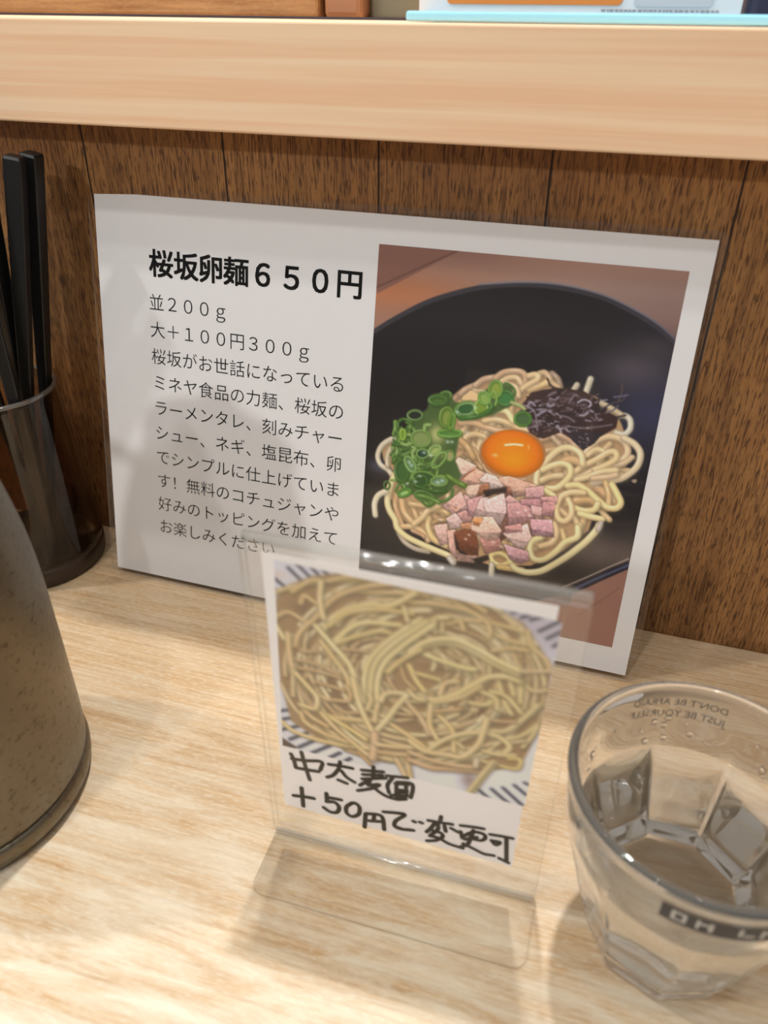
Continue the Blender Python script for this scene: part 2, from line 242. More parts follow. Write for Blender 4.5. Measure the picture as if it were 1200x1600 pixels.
# ------------------------------------------------------------------ picture printing (pigment on the two flat prints)
BOWL_PHOTO="""
P|0|122,84,72|-4.3,-3.2 49.1,-7.3 36.9,0.4 0.5,22.2
L|0.73|98,66,56|0.3,19.3 18.3,9.7 36.8,0.2
P|0|24,20,21|-3.8,42.1 -0.6,40.2 9.2,32.4 27,21.7 48.7,13.9 67.1,10.8 84,10.6 102.3,12.9 116.6,17.6 128.4,23.1 136.8,29 146.4,37.5 153.5,65.2 151.2,112 135.9,137.6 113.8,154.7 83.9,171.5 1.1,190.3
L|2.26|52,48,54|-2.9,42.3 9.3,33.4 27.1,22.7 48.8,14.9 67.3,11.8 84.2,11.5 102.5,13.8 116.8,18.6 128.6,24.2 137.7,30.3
L|0.82|120,116,124|48.6,13.4 67.1,10.7 84,10.1 102.2,12.5 116.6,17.2 128.3,22.7 137.2,29
B|1.4|48,45,60|140,55.4 183.2,93.4
B|1.6|82,74,80|121.4,43.5 138.4,54.2
B|1.2|70,62,66|128.9,32.7 137.8,37.2
B|1.6|58,52,44|19,115.6 40.6,147.3
B|1.9|92,80,74|131.6,132.5 183.9,145.3
B|1.8|84,74,66|98.3,157.2 155.6,164.1
B|1.2|90,92,115|8.1,107 15.3,111
B|1.2|40,34,34|74.3,31.9 117.7,38.2
B|1.4|52,54,84|131.8,62.4 147,76.6
B|1|70,60,60|154.4,127.9 166.7,145.7
L|0.76|150,138,130|107.5,154.7 118.7,146.2 127.7,139 135.5,133.1
P|0|34,32,42|110.6,154.5 118.9,147.3 127.9,140.1 135.7,134.5 137.5,139.9 114.1,156.1 111.5,156.7
L|1.19|74,78,108|113.7,153.8 123.8,145.7 135.9,136.5
P|0|142,104,92|112.7,157.6 124.2,148 136.2,138.5 143.8,183.5 130.7,186.8 109.9,192
L|0.55|124,88,76|117.1,168.8 134.5,148.7
S|0.95|172,140,104|7.8,96.8 12.9,92.7 25.4,83.5 35.9,71.7 46.1,60.9 56.6,55.2 68.1,50.8 85.7,50.3 93.8,55.8 106.9,57 116.3,61.7 120.9,68.5 125.2,77 126.5,87 121.6,95.4 121.6,106 116.1,111.9 114.8,122.2 104.5,135.2 90.3,146.2 71.2,150.2 52.6,147.8 33.2,141.5 21.1,132.9 12.9,120.2 16.1,109.1 9.6,103.4
N|3.31|196,166,126|80.4,64.2 76.6,68.2 75.2,73.6
N|3.45|206,178,136|115.7,110.6 111.8,116.2 111.2,123.3
N|3.58|206,178,136|93.6,125.2 93.6,133.5 87.5,138.7
N|3.36|206,178,136|35.7,112.1 39.8,116 38.5,121.9
N|2.85|196,166,126|71,63.1 70.4,70.1 75.3,75.1
N|3.41|184,152,114|33.3,99.4 39.8,103.6 39.5,111.8
N|3.28|212,188,148|61.7,102.6 72.5,110.9 85.4,114.8
N|3.34|206,178,136|83.9,73.9 81.2,78 81.4,83.1
N|2.83|206,178,136|69.5,79 63.8,86 67.1,94.5
N|2.85|196,166,126|108.5,102.7 99.4,106.3 91.9,113.2
N|3.07|184,152,114|94.3,106.3 90.8,118.2 88.7,130.8
N|3.06|196,166,126|60.4,101.7 49.2,110.6 43,124.3
N|3.32|206,178,136|65.4,85.9 76.5,87.1 86.5,92.1
N|3.48|184,152,114|58.5,74.5 48.9,84.5 35.2,84.9
N|3.46|184,152,114|61.2,104.8 47.9,109.9 37.3,120.6
N|3.09|196,166,126|78.8,134 71,132.3 63.9,137
N|3.06|212,188,148|64.8,74.9 70.8,76.3 77,76.2
N|3.43|184,152,114|48.7,116.9 59.5,124.9 60.7,139.4
N|2.99|184,152,114|66.8,86 56.2,91.3 53,103.3
N|2.92|206,178,136|103.6,60.4 98.4,66.2 97.6,74.3
N|3.57|206,178,136|37.5,96.6 32.1,96.3 28.1,100.4
N|3.4|206,178,136|69,129.3 81.4,128.1 93.6,127.2
N|3.04|184,152,114|67.9,84.9 74.9,89.8 82.9,92.5
N|2.88|206,178,136|110.9,95.8 106.2,96.4 102.2,99.2
N|3.1|206,178,136|103.9,79.1 116,84.3 126.3,92.9
N|2.92|206,178,136|65.7,105.7 75.4,107.9 77.7,118.2
N|3.05|196,166,126|113.4,81.7 119,93.6 124.2,106
N|3|206,178,136|82.7,69.9 79.6,78.4 70.9,81.1
N|2.87|196,166,126|99.9,88.2 100.7,100.9 110.6,108.3
N|3|184,152,114|84.5,64.6 88.8,73.1 98,74
N|3|196,166,126|66,73.9 56.9,78.8 52,88.4
N|3.09|196,166,126|86.4,122.9 94.1,125.5 102,124.2
N|3.28|184,152,114|72.9,107.1 78,118.6 78.1,131.8
N|3.16|212,188,148|57.7,94.6 45.2,100.9 35.6,112.1
N|3.13|206,178,136|49.3,101.6 43.2,99.6 40,105.7
N|3.11|196,166,126|86,67.5 92.9,63.1 99.9,67.3
N|2.76|196,166,126|92.3,79 98.4,80.6 97.7,87.2
N|3.15|184,152,114|79.7,117 86.6,124 94.2,130.1
N|3.37|206,178,136|83.9,133.4 75.6,138.3 66.4,141
N|2.81|184,152,114|96.6,76.2 103.2,88 112.2,98
N|3.45|212,188,148|30.4,88.1 31.1,95.7 28.7,103.3
N|3.11|184,152,114|105.6,91.9 103.7,97 100.1,100.8
N|3.62|196,166,126|50.8,132.1 64.5,135.7 78.5,132.9
N|3.54|184,152,114|36.7,106.9 46.9,106.3 56,110.1
N|3.42|196,166,126|92.4,96.7 83.7,107.9 73.6,118.3
N|3.29|184,152,114|77.8,59.1 75.9,69.7 80.2,79.7
N|2.83|212,188,148|106.9,71.8 104.6,78.4 98.4,75.2
N|2.94|196,166,126|56.1,92.6 49.7,92.9 46.1,98.6
N|3.25|184,152,114|95.2,80.4 99.3,87.1 106.2,90.6
N|3.32|184,152,114|95.1,106.9 91.9,115.4 97.9,121.9
N|3.29|212,188,148|63.9,73.9 66,80.7 64.3,87.8
N|2.85|196,166,126|65.8,77.8 58.6,79.3 57.1,86.8
N|3.28|206,178,136|84.3,122.9 90.9,126 91.2,134
N|2.92|206,178,136|103.2,64.8 107.9,74.5 107.2,85.5
N|2.85|196,166,126|78.9,61.2 84.9,66.3 92.6,66
N|2.96|206,178,136|102.7,110.7 113.8,108.2 123.3,114.9
N|2.97|196,166,126|95,84.1 88.2,86.7 86.3,94.2
N|3.13|184,152,114|73.2,73.5 81.7,83.6 85.9,96.5
N|2.71|196,166,126|113.9,73 105,75.1 97.3,80.6
N|3.48|212,188,148|43,110.1 37.8,118.9 43.1,127
N|3.29|196,166,126|58.7,89.7 48.5,96.3 46.2,108.8
N|3.48|206,178,136|49.5,83.8 57,90.8 66.2,94.9
N|3.1|184,152,114|116.5,95.2 119.5,99.2 120.8,104.2
N|3.13|206,178,136|45.9,118.6 53.4,131.4 55.7,146.9
N|3.58|212,188,148|27.6,103.3 30.9,109.9 35.5,115.6
N|3.51|184,152,114|50.9,76.8 50.9,89.8 42.2,100
N|3.42|196,166,126|42.4,103.1 44.2,115.4 45.3,128.1
N|3.07|206,178,136|72.2,126.5 76.7,130.2 82.3,128.8
N|3.22|184,152,114|42.2,74.8 37.8,78.7 32.9,82.1
N|3.23|206,178,136|31.9,129 43.1,136.9 56.7,138
N|3.07|206,178,136|56,122.1 49.7,120.2 47,126.9
N|2.73|206,178,136|128.2,89.5 119.9,89.7 112.8,94.3
N|3.24|196,166,126|45,87.6 42.7,95.5 44.2,103.6
N|3.06|206,178,136|42.9,93.2 42.2,105.5 44.7,117.6
N|3.34|212,188,148|63.6,74 58.3,84.6 55.8,96.6
N|3.04|206,178,136|117.6,82.1 113.8,89.7 118.8,97
N|2.96|206,178,136|87.8,113.6 97.2,112.9 105.5,117.6
N|3.16|212,188,148|63.8,129.6 62,139.2 55.9,146.9
N|3.14|206,178,136|44.2,128.3 54.4,123.4 65,125.4
N|3.25|196,166,126|59.8,123.5 68.6,130.8 77.3,138.1
N|2.88|196,166,126|109.4,78.7 116.6,83.4 124.4,87.1
N|3.03|206,178,136|115.7,82.9 108.4,84.1 102,88.4
N|2.79|184,152,114|66.5,79.8 78.6,83.7 90.2,79.1
N|3.57|212,188,148|52.6,99.5 57.4,103.7 62.6,107.4
N|3.67|184,152,114|39.1,120.3 39.2,129.1 47.5,129.5
N|3.19|182,152,118|34.1,85.1 35.5,77.3 40.8,71.8
N|3.1|172,142,114|40.7,70.7 43.4,66.4 51.4,59.5
N|3.09|196,168,130|44.8,69.6 48.5,65.5 54.9,62.5
N|2.82|190,160,130|45.2,64.3 48,61.4 51.4,59.5
N|3.03|190,160,130|51.9,59.4 55.6,56 60.5,54.4
N|2.87|196,164,132|61,54.6 64.2,51.7 69,50.3 73,50.5 75,52.8 74.2,55.6
N|2.73|214,186,146|63.8,56.2 67,53.8 70.9,53.3 73.2,55.8
N|2.55|190,165,130|51.7,61.9 56.8,61.7
N|2.91|160,138,118|86.5,49.3 89.3,51.4 91,54.9
N|2.82|200,172,136|80.8,50 83.1,49.3 85.3,51 86.6,53.3 90.3,55.3
N|2.95|228,196,146|77,58 80.7,56 85.2,53.4
N|2.86|218,190,148|72.3,60.2 74,57.9 77.6,54.9 80.2,52.9 80.5,51.1 78.5,50.8 76.1,51.7
N|2.75|214,186,146|65.8,56.5 71,57.8 72.8,61.6
P|0|214,184,138|46.4,65.5 49.9,61.9 55,63.5 54,66.3 46.6,67
N|4.18|190,160,118|45.7,69 51.6,75 50,79.4
N|2.91|206,180,136|47.8,83 49.6,80.1
N|3.06|208,182,138|48.9,88.2 50.6,84.7 54.6,82.8 59.4,83.4
N|3.1|198,166,124|48,90 53.4,90.3 56.9,93.5 59.6,98
N|2.68|180,146,108|51.6,93.3 55.6,95.9 59.8,99.7
N|2.64|204,176,136|60.6,84.8 58.9,87.8 58.3,92.2
N|3.22|204,170,132|46.8,78.3 53,77.4 59.9,78.8 67.7,79.5 78.7,77.3
N|2.82|222,192,146|58,75.6 63.5,74.3 69.2,75 74.5,76.6 79.2,77.2
N|3.17|230,210,158|60.5,71.3 64.9,69.4 68.5,69.9 71.6,73.7
N|4.9|206,182,136|32.2,82.1 34.9,88.2 34.4,93.8 38.1,98.7 39.7,103.5
N|3.74|190,156,112|46.6,86.4 51.2,89.5 54.9,94.4
N|2.82|204,194,172|17.3,89.9 12.1,92.2 7.9,96.2 6.3,101.6 8.1,105.9 12.2,108.1 15,111.1
N|2.58|196,182,154|17.2,92.8 13,96.6 11.4,101.3 11.8,105.9
N|3.38|190,156,116|17.8,121.1 17.6,126.4 19.8,132 21.9,136.4
N|3.6|206,174,130|20.8,123.5 22.4,129.1 26.2,133.2 29.2,135
N|3.46|196,164,120|25.4,123.8 28,128.1 30.1,132.4
N|2.87|206,176,132|25.4,124.4 29.4,124.3 33.6,124.1
N|3.28|212,180,136|22,137.6 27.1,136.9 32.9,138.2 36.5,142.6
N|2.34|186,150,116|27.8,138.9 33.1,140.3 34.3,141.2
N|3.59|212,186,136|35.6,130.2 36.1,136.1 39.5,141.5 46,143.8
N|3.41|200,172,124|38,125.7 41.8,125 45.3,126.1
N|3.22|214,188,144|28.1,135.2 32.3,130.8 35.2,126.2 40.5,122.6
N|2.63|176,146,106|38.1,132.7 41.2,130.4 45.6,129.5
N|2.96|180,168,152|20.9,142 24.4,146.2 30.4,148.7 37.3,148.9
N|3.61|222,204,156|16.8,109 15.4,112.2 13.8,118.2 13.2,124.8 14.7,129.9 18.2,134.7 19.8,139.2 25.3,143 33.6,145.6 40.6,147.3 47.6,148.9 51.2,150.7
N|3.28|214,204,178|12.2,119.7 8.1,122.8 6.4,127.8 7.2,134
N|3.51|190,182,172|48.9,150.5 50.8,152.6
N|2.79|206,200,182|119.1,64.3 121.9,64.3 124.1,66 124.7,70 122.5,72.8 119.1,72.6
N|2.97|200,192,170|102.7,56.1 103.8,49.6
N|2.8|190,180,160|97.3,55.3 98.3,53
N|2.78|186,170,140|109.7,59.6 115.3,61.8 120,64.1
N|3.13|190,166,136|89.1,76.8 94.8,81.7
N|3.11|184,154,126|93.1,77 98.9,79 102.8,82
N|4.58|206,172,128|95.2,94.3 99.4,88.9 105.4,89 108,92.8
N|3.6|196,160,120|112.1,106.1 117.4,107.9 121.6,109.3
N|4.13|206,170,122|106.5,108.2 112.2,106.6 117.4,107.9
N|4.58|200,164,124|112.1,99.6 116.2,100.5 119.5,102.6
N|3.28|218,192,154|106.8,85.6 108.9,80.5 112.2,76.7 116.6,74.7 121.5,75.2 124.8,78.1 125.6,82.1 122.8,85.6 117.1,88.6 111.8,91.9 108.3,94.9 104.2,96.9
N|3.26|216,196,164|122.8,74.5 127.9,76.6 131.2,80.6 131.1,86.3 128.1,91 123.9,94.4 118.3,95.8 112.8,98.1
N|2.71|210,186,150|128.1,82.9 124.9,86.3 119.1,89.1
N|2.96|206,178,140|114.2,82.8 117.2,78.2
N|2.88|222,194,150|108.2,85.1 111.1,82 114.2,81.8 116.8,82.9
N|3.1|224,196,150|103.5,94.3 107.6,90.2 112.8,86.2 117,82.4 120.2,81.6 121.2,84.6 117.9,88 112.7,91.5
N|3.03|224,200,156|104.8,97.9 110.4,95.3 115.7,92 122.2,90.2
N|3.02|214,186,150|112.4,95.8 118.1,94.3 122.6,92.5
N|3.05|206,176,130|118.5,96.9 120.9,102.4 121.7,107.1
N|3.27|226,202,156|86.9,103.6 86.6,97.9 88.5,93.3 92.2,87.4 96.1,83.6 100.9,82.8 105.3,85.3 106.7,89.8
N|3.22|214,190,146|89.1,100.8 92.8,98.3 98.1,96.8
N|3.2|228,204,154|88.8,95.4 93,92.6 97.2,90.9 100.9,91.8 101.9,95.4 100.1,99.5 96.6,103.3 91.7,104.5
N|3.04|226,204,152|90.2,104.7 94,106.5 98.5,109.1
N|3.27|228,204,150|101.4,101.4 106.2,100.3 111,102.2 116,105.7 121,108.8 125.4,108.6 126.9,105.6 124.7,101.7 121.5,97.4
N|3.11|206,180,130|102.4,124.6 104.4,129.1
N|3.27|206,182,140|106.7,116.4 109.3,119.9 110.3,123.1
N|3.35|214,186,144|98.4,121.9 100,126.2 98.8,131.6 93.4,134.7
N|3.28|216,192,146|110.4,120.2 110.1,124.8
N|3.22|226,204,152|106,111.8 111.2,112.6 115.5,111.2 116.9,107.9
N|3.23|232,208,156|109.4,114.3 114.6,115 120.1,115.2
N|3.14|224,196,150|109.7,103.5 104.3,104.2 100.1,106.6 98.4,110.2 98.1,114.4 100,118.8 103.1,119.4 105.4,116.1 105,111.8 102.9,108.3
N|2.94|214,196,140|79,146.8 75.5,149 71.2,147.8 70,144.4 73.6,142.5 78.1,144 80.8,147.6
N|3.21|196,188,166|70.9,149.6 71.2,155.1
N|3.17|206,180,124|74.5,150.1 81.1,149.9 86.4,149.4
N|3.6|220,206,160|119.2,118.6 118.6,120.9 115.5,126.6 112.2,131.2 107,137.5 101.5,143 95.4,148.1 88.7,150.2 83.2,149.5 81.4,148.1
N|3.37|222,206,156|109.6,121.5 109.9,126.6 104.8,130.4 101,136.4 96,141.5 91.3,142.2 88.6,137.7 89,132.9 92.8,130.2
N|2.61|190,178,170|119.8,117.4 119.1,120.8
P|0|150,130,116|129.7,94.4 130.2,93.3 131.9,93 132.3,94 131.3,95.2
S|0.1|58,40,38|74.6,66 78.2,59.4 83.8,57.1 92.8,55.4 101.4,55.3 108.1,58.3 110.7,62.4 118.8,65.3 118.7,70.3 111.2,76.6 106.2,82 102.9,79.9 94.5,76 87.1,80.2 81.1,80.1 77.6,73.3
P|0|48,40,46|95,72.8 105.9,73.8 113.5,73.1 110.6,78.7 105.9,83.1 100.4,79.3
L|0.76|60,46,48|96,57.6 97.9,56.1 100.2,56.7
L|0.79|92,76,80|95.1,64.1 98.1,65.3 100.6,67.6
L|0.52|112,98,106|108.1,61.2 110.4,62 112.7,62.8
L|1.1|142,134,150|83.1,64.8 84.5,65.8 86.2,66
L|0.85|142,134,150|96.3,73.8 97.6,74.9 99.1,74.9
L|0.6|44,32,34|83.4,70.4 86.3,68.2 89.7,66.7
L|0.84|44,32,34|87.1,59.9 89.2,60 91.1,60.9
L|1.09|142,134,150|82.9,70.4 84.1,66.4 87,63.4
L|1.03|142,134,150|79.1,76.1 82.9,74.6 86.5,72.8
L|0.57|60,46,48|84,60.5 86,60.2 87.9,59.3
L|1.04|60,46,48|84.4,61.1 87.3,58.9 90.9,58
L|1.01|92,76,80|79.3,73.2 83.4,74.2 87.4,72.7
L|0.82|92,76,80|92.2,61.6 95.9,61.8 99.6,62.5
L|0.92|112,98,106|102.2,63.6 103.4,62.9 104.8,62.5
L|0.59|142,134,150|105.7,62 108.7,59.4 112.5,58
L|0.86|142,134,150|86.5,66.6 90.3,67 93.5,69.1
L|0.81|142,134,150|92.5,72.9 94.4,73.5 96,72.3
L|1.11|60,46,48|93.1,67.5 95.5,66.7 96.5,64.3
L|0.78|44,32,34|77.9,68.2 81.7,68 85.5,68.5
L|0.5|142,134,150|76.9,63.9 80.2,63.6 83.4,62.4
L|0.9|40,30,30|99.3,67.1 100.1,64.9 102.3,64.4
L|1.02|60,46,48|99.1,62.2 101.5,61.5 103.6,59.9
L|1.08|92,76,80|101.5,62 103.8,63.1 106.2,62.5
L|0.54|60,46,48|75.9,68.2 78.2,67.8 80.5,67.4
L|0.82|112,98,106|103.4,66.9 106.5,64.7 110.2,64.8
L|0.93|112,98,106|77.5,63.6 80.4,62.9 83.3,62.4
L|1.16|112,98,106|93.2,72.8 95.1,74.1 97.1,72.9
L|0.67|142,134,150|90.2,73.4 90.8,71.4 92.8,71.4
L|0.95|92,76,80|96,62.1 98.2,61.2 100.2,62.4
L|1.15|60,46,48|78.1,68.4 80.2,67.7 82.4,67
L|1.14|40,30,30|98.2,74.1 99.5,72.5 101.3,71.7
L|0.79|44,32,34|88.5,71 88.7,69.2 90.1,68.1
L|0.57|40,30,30|76.5,61.5 78.3,62.6 80.4,63.1
L|0.83|40,30,30|97.8,59.7 100,60.5 102.3,60.7
L|0.74|60,46,48|104.5,68.3 107.2,68.8 109.8,69.8
L|0.67|40,30,30|99.6,61.5 101.2,59.5 103.8,59.4
L|1.13|40,30,30|92.2,68.5 94.6,66.9 97.4,67.6
L|1.04|44,32,34|100.4,68.2 102,68.9 103.5,69.9
L|0.66|112,98,106|95.7,64 98.9,64.9 101.6,66.9
L|0.75|92,76,80|105,60.5 106,57.8 108.2,56
L|0.95|142,134,150|90.1,59.6 91.7,57.9 93.5,56.5
L|1.13|92,76,80|94,60.7 95.4,59.9 97.1,59.7
L|0.72|40,30,30|77.1,67.9 80.2,68.5 83.2,67.5
L|0.81|60,46,48|101.2,59.3 102.5,60.8 104.4,61
L|1.08|44,32,34|75.1,71.9 76.6,69.3 79,67.5
L|0.98|92,76,80|79.4,76.5 82.5,73.4 83.7,69.1
L|0.6|44,32,34|98.1,74.1 99.1,71.5 101.6,70.7
L|0.53|44,32,34|99.2,75 101.3,71.7 104.9,70.4
L|0.67|142,134,150|109.1,66.5 110.3,67.9 111.9,67.3
L|0.89|60,46,48|84.3,63.4 86.3,64.8 88.6,65.9
L|0.97|142,134,150|89.4,72.6 92.5,73.4 94.7,75.9
L|0.55|142,134,150|77.2,69.8 79.1,68.5 81,67.1
L|0.98|92,76,80|83.8,67 87.1,64.8 90,62.3
L|0.88|60,46,48|108.6,62.6 110.8,63.4 113.1,63.8
L|0.63|142,134,150|104.6,68.7 107.4,68.7 110,67.5
L|0.87|44,32,34|102.4,65 103.4,63.6 104.9,63
L|1.11|142,134,150|102,66.8 103.9,66.3 104.9,64.6
L|1|40,30,30|87.1,68.7 89.5,67.1 92.2,66
L|0.57|92,76,80|89.8,57.7 92.1,58.1 93.7,56.5
L|0.63|40,30,30|94.7,71.7 98.9,71.6 102.5,73.9
L|0.96|44,32,34|79.4,70.2 82.3,70.9 85.2,71.5
L|0.73|60,46,48|76.3,64.7 77.4,63.2 79,62.2
L|0.56|142,134,150|83.1,67.6 86.9,66.8 90.5,68.4
L|1.09|40,30,30|88.5,73.4 90.6,73.2 92.3,71.9
L|1.07|60,46,48|93.7,69.9 95.8,70.6 97.3,69.1
L|0.53|40,30,30|78.2,73.4 80.3,71.4 83.2,71.2
L|0.7|112,98,106|86.8,61.3 89.4,62.9 92.1,64.2
L|0.99|40,30,30|100.6,65.5 102.2,64.4 104.1,64.4
L|1.09|40,30,30|84.5,72.7 87.6,71.8 89.1,69
L|0.87|60,46,48|92.2,58.8 94.8,57.4 97.7,57.9
L|0.62|60,46,48|106.6,63.9 109.4,64 111.5,62.3
L|0.85|44,32,34|104.8,61 107.8,60.8 110.3,62.7
L|0.56|112,98,106|86,65.4 89.6,63.3 93.7,63.2
L|0.86|44,32,34|82.9,61.4 85,58.2 88.1,56.1
L|0.8|60,46,48|90.3,63.6 93.8,62.2 97.5,61.5
L|0.58|142,134,150|102.6,61.8 104.3,61.9 105.8,62.7
L|0.67|112,98,106|82.7,72.3 85.1,71 86.9,69
L|1.06|112,98,106|86.5,59.6 88.7,57.9 91.5,57.7
L|0.86|40,30,30|86.3,69.7 88.7,70.1 90.4,71.8
L|0.82|92,76,80|83.1,63 84.5,64.2 86.1,63.2
L|0.75|142,134,150|79.5,71.7 82.5,69.4 85.6,67.4
L|1.01|44,32,34|80.5,71 82.4,67.4 85.5,64.9
L|0.8|44,32,34|81.3,70.5 82.8,70.5 84.4,70.6
L|0.57|92,76,80|93.3,66.2 95.7,65.2 98.4,64.9
L|0.85|44,32,34|81.4,72.2 85.2,71.9 88.3,74.1
L|1.15|92,76,80|95,57.8 98.4,57.6 101.3,59.5
L|0.84|40,30,30|77,67.5 80.9,66.1 83.3,62.8
L|0.86|92,76,80|106.9,67 108.9,67.8 110.9,66.9
L|0.57|40,30,30|106.7,61.7 108.6,60.7 109.2,58.5
L|0.57|44,32,34|105.5,61.2 106.7,58.8 109.1,58.4
L|0.89|44,32,34|105.9,64.5 107.8,65.2 109.5,64.3
L|0.58|92,76,80|86.5,62.1 89,62.8 91.5,63.5
L|0.78|40,30,30|91.8,72 94.5,72.4 97.2,72.6
L|0.93|142,134,150|106,63.9 107.4,64.5 108.8,65.4
L|0.62|92,76,80|86.4,67.2 87.8,65.8 89.7,66.5
L|1.09|92,76,80|72.7,70.9 75.7,67.8 79.1,65.4
L|0.59|142,134,150|74,65.6 77.9,66.1 81.2,68.2
L|0.71|40,30,30|91.7,64.9 93.4,64.1 94.7,62.9
L|1|142,134,150|82.2,66.7 85.9,65.4 89.4,63.6
L|0.76|92,76,80|103,65.7 103.6,63.5 105.5,62.5
L|0.82|44,32,34|90.6,59.2 91.6,57.5 93,56.3
L|0.92|40,30,30|81,66.4 84,65.5 87.2,65.4
L|0.53|92,76,80|91.6,60.8 93.1,59.6 95,59.7
L|0.61|44,32,34|106.4,67.8 109.3,69 112.3,68.6
L|0.53|142,134,150|83.6,71.9 86.7,72 89.2,73.8
L|1.06|44,32,34|90.7,59.5 92.3,56.1 95.6,54.3
L|0.67|142,134,150|87.3,60.7 89.5,61.2 91.2,59.6
L|0.56|60,46,48|91.7,59.1 94.4,57.6 97.5,57.9
L|0.88|44,32,34|105.8,62.8 108.6,62 111.5,62.5
L|0.8|44,32,34|94.3,67 97.4,66.5 99.5,64.1
L|0.58|92,76,80|86.7,77 89,75.4 91.4,73.9
L|0.82|44,32,34|107.1,65.4 109.9,63.9 112.8,62.6
L|0.74|60,46,48|98.6,62.9 99.7,59.6 102.6,57.8
L|1.08|112,98,106|76.4,70.2 80.2,72.2 84.3,72.7
L|0.63|40,30,30|102.5,62.8 103.8,62 105.1,61.4
L|0.52|44,32,34|81.6,69.9 84.2,71 87,71
L|1.04|44,32,34|88.5,60.3 90.1,58.4 91,56.1
L|1.13|44,32,34|105.8,62.3 109.4,63.3 112.7,62
L|0.9|44,32,34|85.1,76.8 86.7,72.8 90,70.4
L|1.07|60,46,48|94,73.2 96.8,71.6 99.6,70.1
L|0.78|58,44,42|84.7,51.8 86.6,54.8 89.9,55.8 95.2,55.6
L|0.76|74,64,72|110.3,63 114.9,59.4 119.2,57.3 120.1,54.5
L|0.76|80,66,62|117.5,58 118.2,54 117.8,50.4
L|0.76|96,90,110|115.3,56.4 118.9,55.4 121.1,54.6
L|0.77|96,88,100|117.8,60 115.5,62.8 112.9,64.1
L|0.79|104,92,98|96.4,72.6 103.7,72.6 110.2,71.1 116.6,69.1
L|0.79|110,98,108|92.3,68.1 96.7,68.5 99.9,70.1
L|0.77|168,162,182|99.9,61 102.5,59.3 105.6,60.2 105.4,62.2
L|0.78|120,106,118|96.1,61.5 97.6,58.3 98.9,57.6
L|0.8|120,110,120|77.7,66.6 80.3,67.2 82.2,70.6 83.6,76.6
L|0.8|150,142,160|77.5,65.6 78.8,63.9 81,65.1
L|0.77|52,44,46|117.9,65.4 121.8,63.9
B|1.8|176,166,168|82.7,81.4 83.1,81.6
B|1.8|176,166,168|106.1,72.5 106.5,72.8
B|1.8|176,166,168|103.7,79.2 104.1,79.5
B|1.8|176,166,168|84.5,80.5 84.9,80.7
B|1.8|176,166,168|92.2,74.5 92.6,74.8
B|1.8|176,166,168|108,72.5 108.4,72.7
B|1.8|176,166,168|107.2,80.6 107.6,80.8
B|1.8|176,166,168|94.3,74.1 94.7,74.4
B|1.8|176,166,168|104.2,81.3 104.6,81.5
B|1.8|176,166,168|88.1,74.2 88.5,74.4
B|1.8|176,166,168|107.8,71 108.2,71.2
B|1.8|176,166,168|106.3,75.1 106.6,75.3
B|1.8|176,166,168|106.9,76.8 107.3,77.1
B|1.8|176,166,168|107.6,78.3 107.9,78.5
B|1.8|176,166,168|85.9,80.6 86.3,80.8
B|1.8|176,166,168|86.5,74.8 86.9,75
B|1.8|176,166,168|97.8,72.5 98.1,72.8
B|1.8|176,166,168|83.3,78.4 83.7,78.7
B|1.8|176,166,168|89.3,76 89.7,76.3
B|1.8|176,166,168|105.5,79.3 105.9,79.5
B|1.8|176,166,168|106.7,72.2 107.1,72.4
B|1.8|176,166,168|83.9,81.9 84.3,82.2
B|1.8|176,166,168|92.3,73.7 92.7,74
B|1.8|176,166,168|101.6,74.4 102,74.6
B|1.8|176,166,168|99.8,74.3 100.1,74.6
B|1.8|176,166,168|105.9,75.1 106.3,75.3
B|1.8|176,166,168|94.5,74.5 94.9,74.8
B|1.8|176,166,168|94.4,75.6 94.8,75.9
B|1.8|176,166,168|102.8,73 103.1,73.2
B|1.8|176,166,168|107,77.4 107.4,77.7
B|1.8|176,166,168|96.9,74 97.3,74.2
B|1.8|176,166,168|85,80.3 85.4,80.5
B|1.8|176,166,168|106.3,71.9 106.7,72.2
B|1.8|176,166,168|82.8,80.8 83.2,81.1
B|1.8|176,166,168|104.7,77.5 105.1,77.7
B|1.8|176,166,168|107.4,77.7 107.7,78
B|1.8|176,166,168|85.6,80.5 86,80.7
B|1.8|176,166,168|81.8,77.6 82.2,77.9
B|1.8|176,166,168|103.5,77 103.9,77.3
B|1.8|176,166,168|101.4,73.7 101.8,73.9
B|1.8|176,166,168|106.9,79.3 107.3,79.5
S|0.1|160,112,70|89.2,87.5 89.3,89.4 89,91.4 88.3,93.4 87.2,95.3 85.7,97 83.9,98.6 81.9,100 79.6,101.1 77.2,101.9 74.6,102.4 72,102.6 69.5,102.5 67,102 64.7,101.2 62.7,100.1 60.9,98.8 59.5,97.2 58.4,95.4 57.8,93.5 57.6,91.5 57.7,89.4 58.3,87.4 59.3,85.5 60.7,83.7 62.4,82 64.4,80.6 66.5,79.4 68.9,78.5 71.4,77.9 73.9,77.6 76.4,77.7 78.8,78 81.1,78.6 83.2,79.5 85.1,80.7 86.6,82.2 87.9,83.8 88.7,85.6
Y|0|232,122,18|88.2,87.5 88.2,89.3 87.9,91.1 87.3,93 86.2,94.7 84.9,96.3 83.2,97.8 81.3,99.1 79.2,100.1 76.9,100.9 74.5,101.3 72.1,101.5 69.7,101.4 67.4,100.9 65.3,100.2 63.4,99.2 61.7,98 60.4,96.5 59.4,94.8 58.8,93.1 58.6,91.2 58.8,89.3 59.3,87.5 60.3,85.7 61.5,84 63.1,82.5 64.9,81.2 67,80.1 69.2,79.2 71.5,78.7 73.9,78.4 76.2,78.4 78.5,78.7 80.6,79.3 82.6,80.1 84.3,81.2 85.8,82.6 86.9,84.1 87.7,85.7
B|1.6|255,214,170|73.6,85.4 78.3,85.5
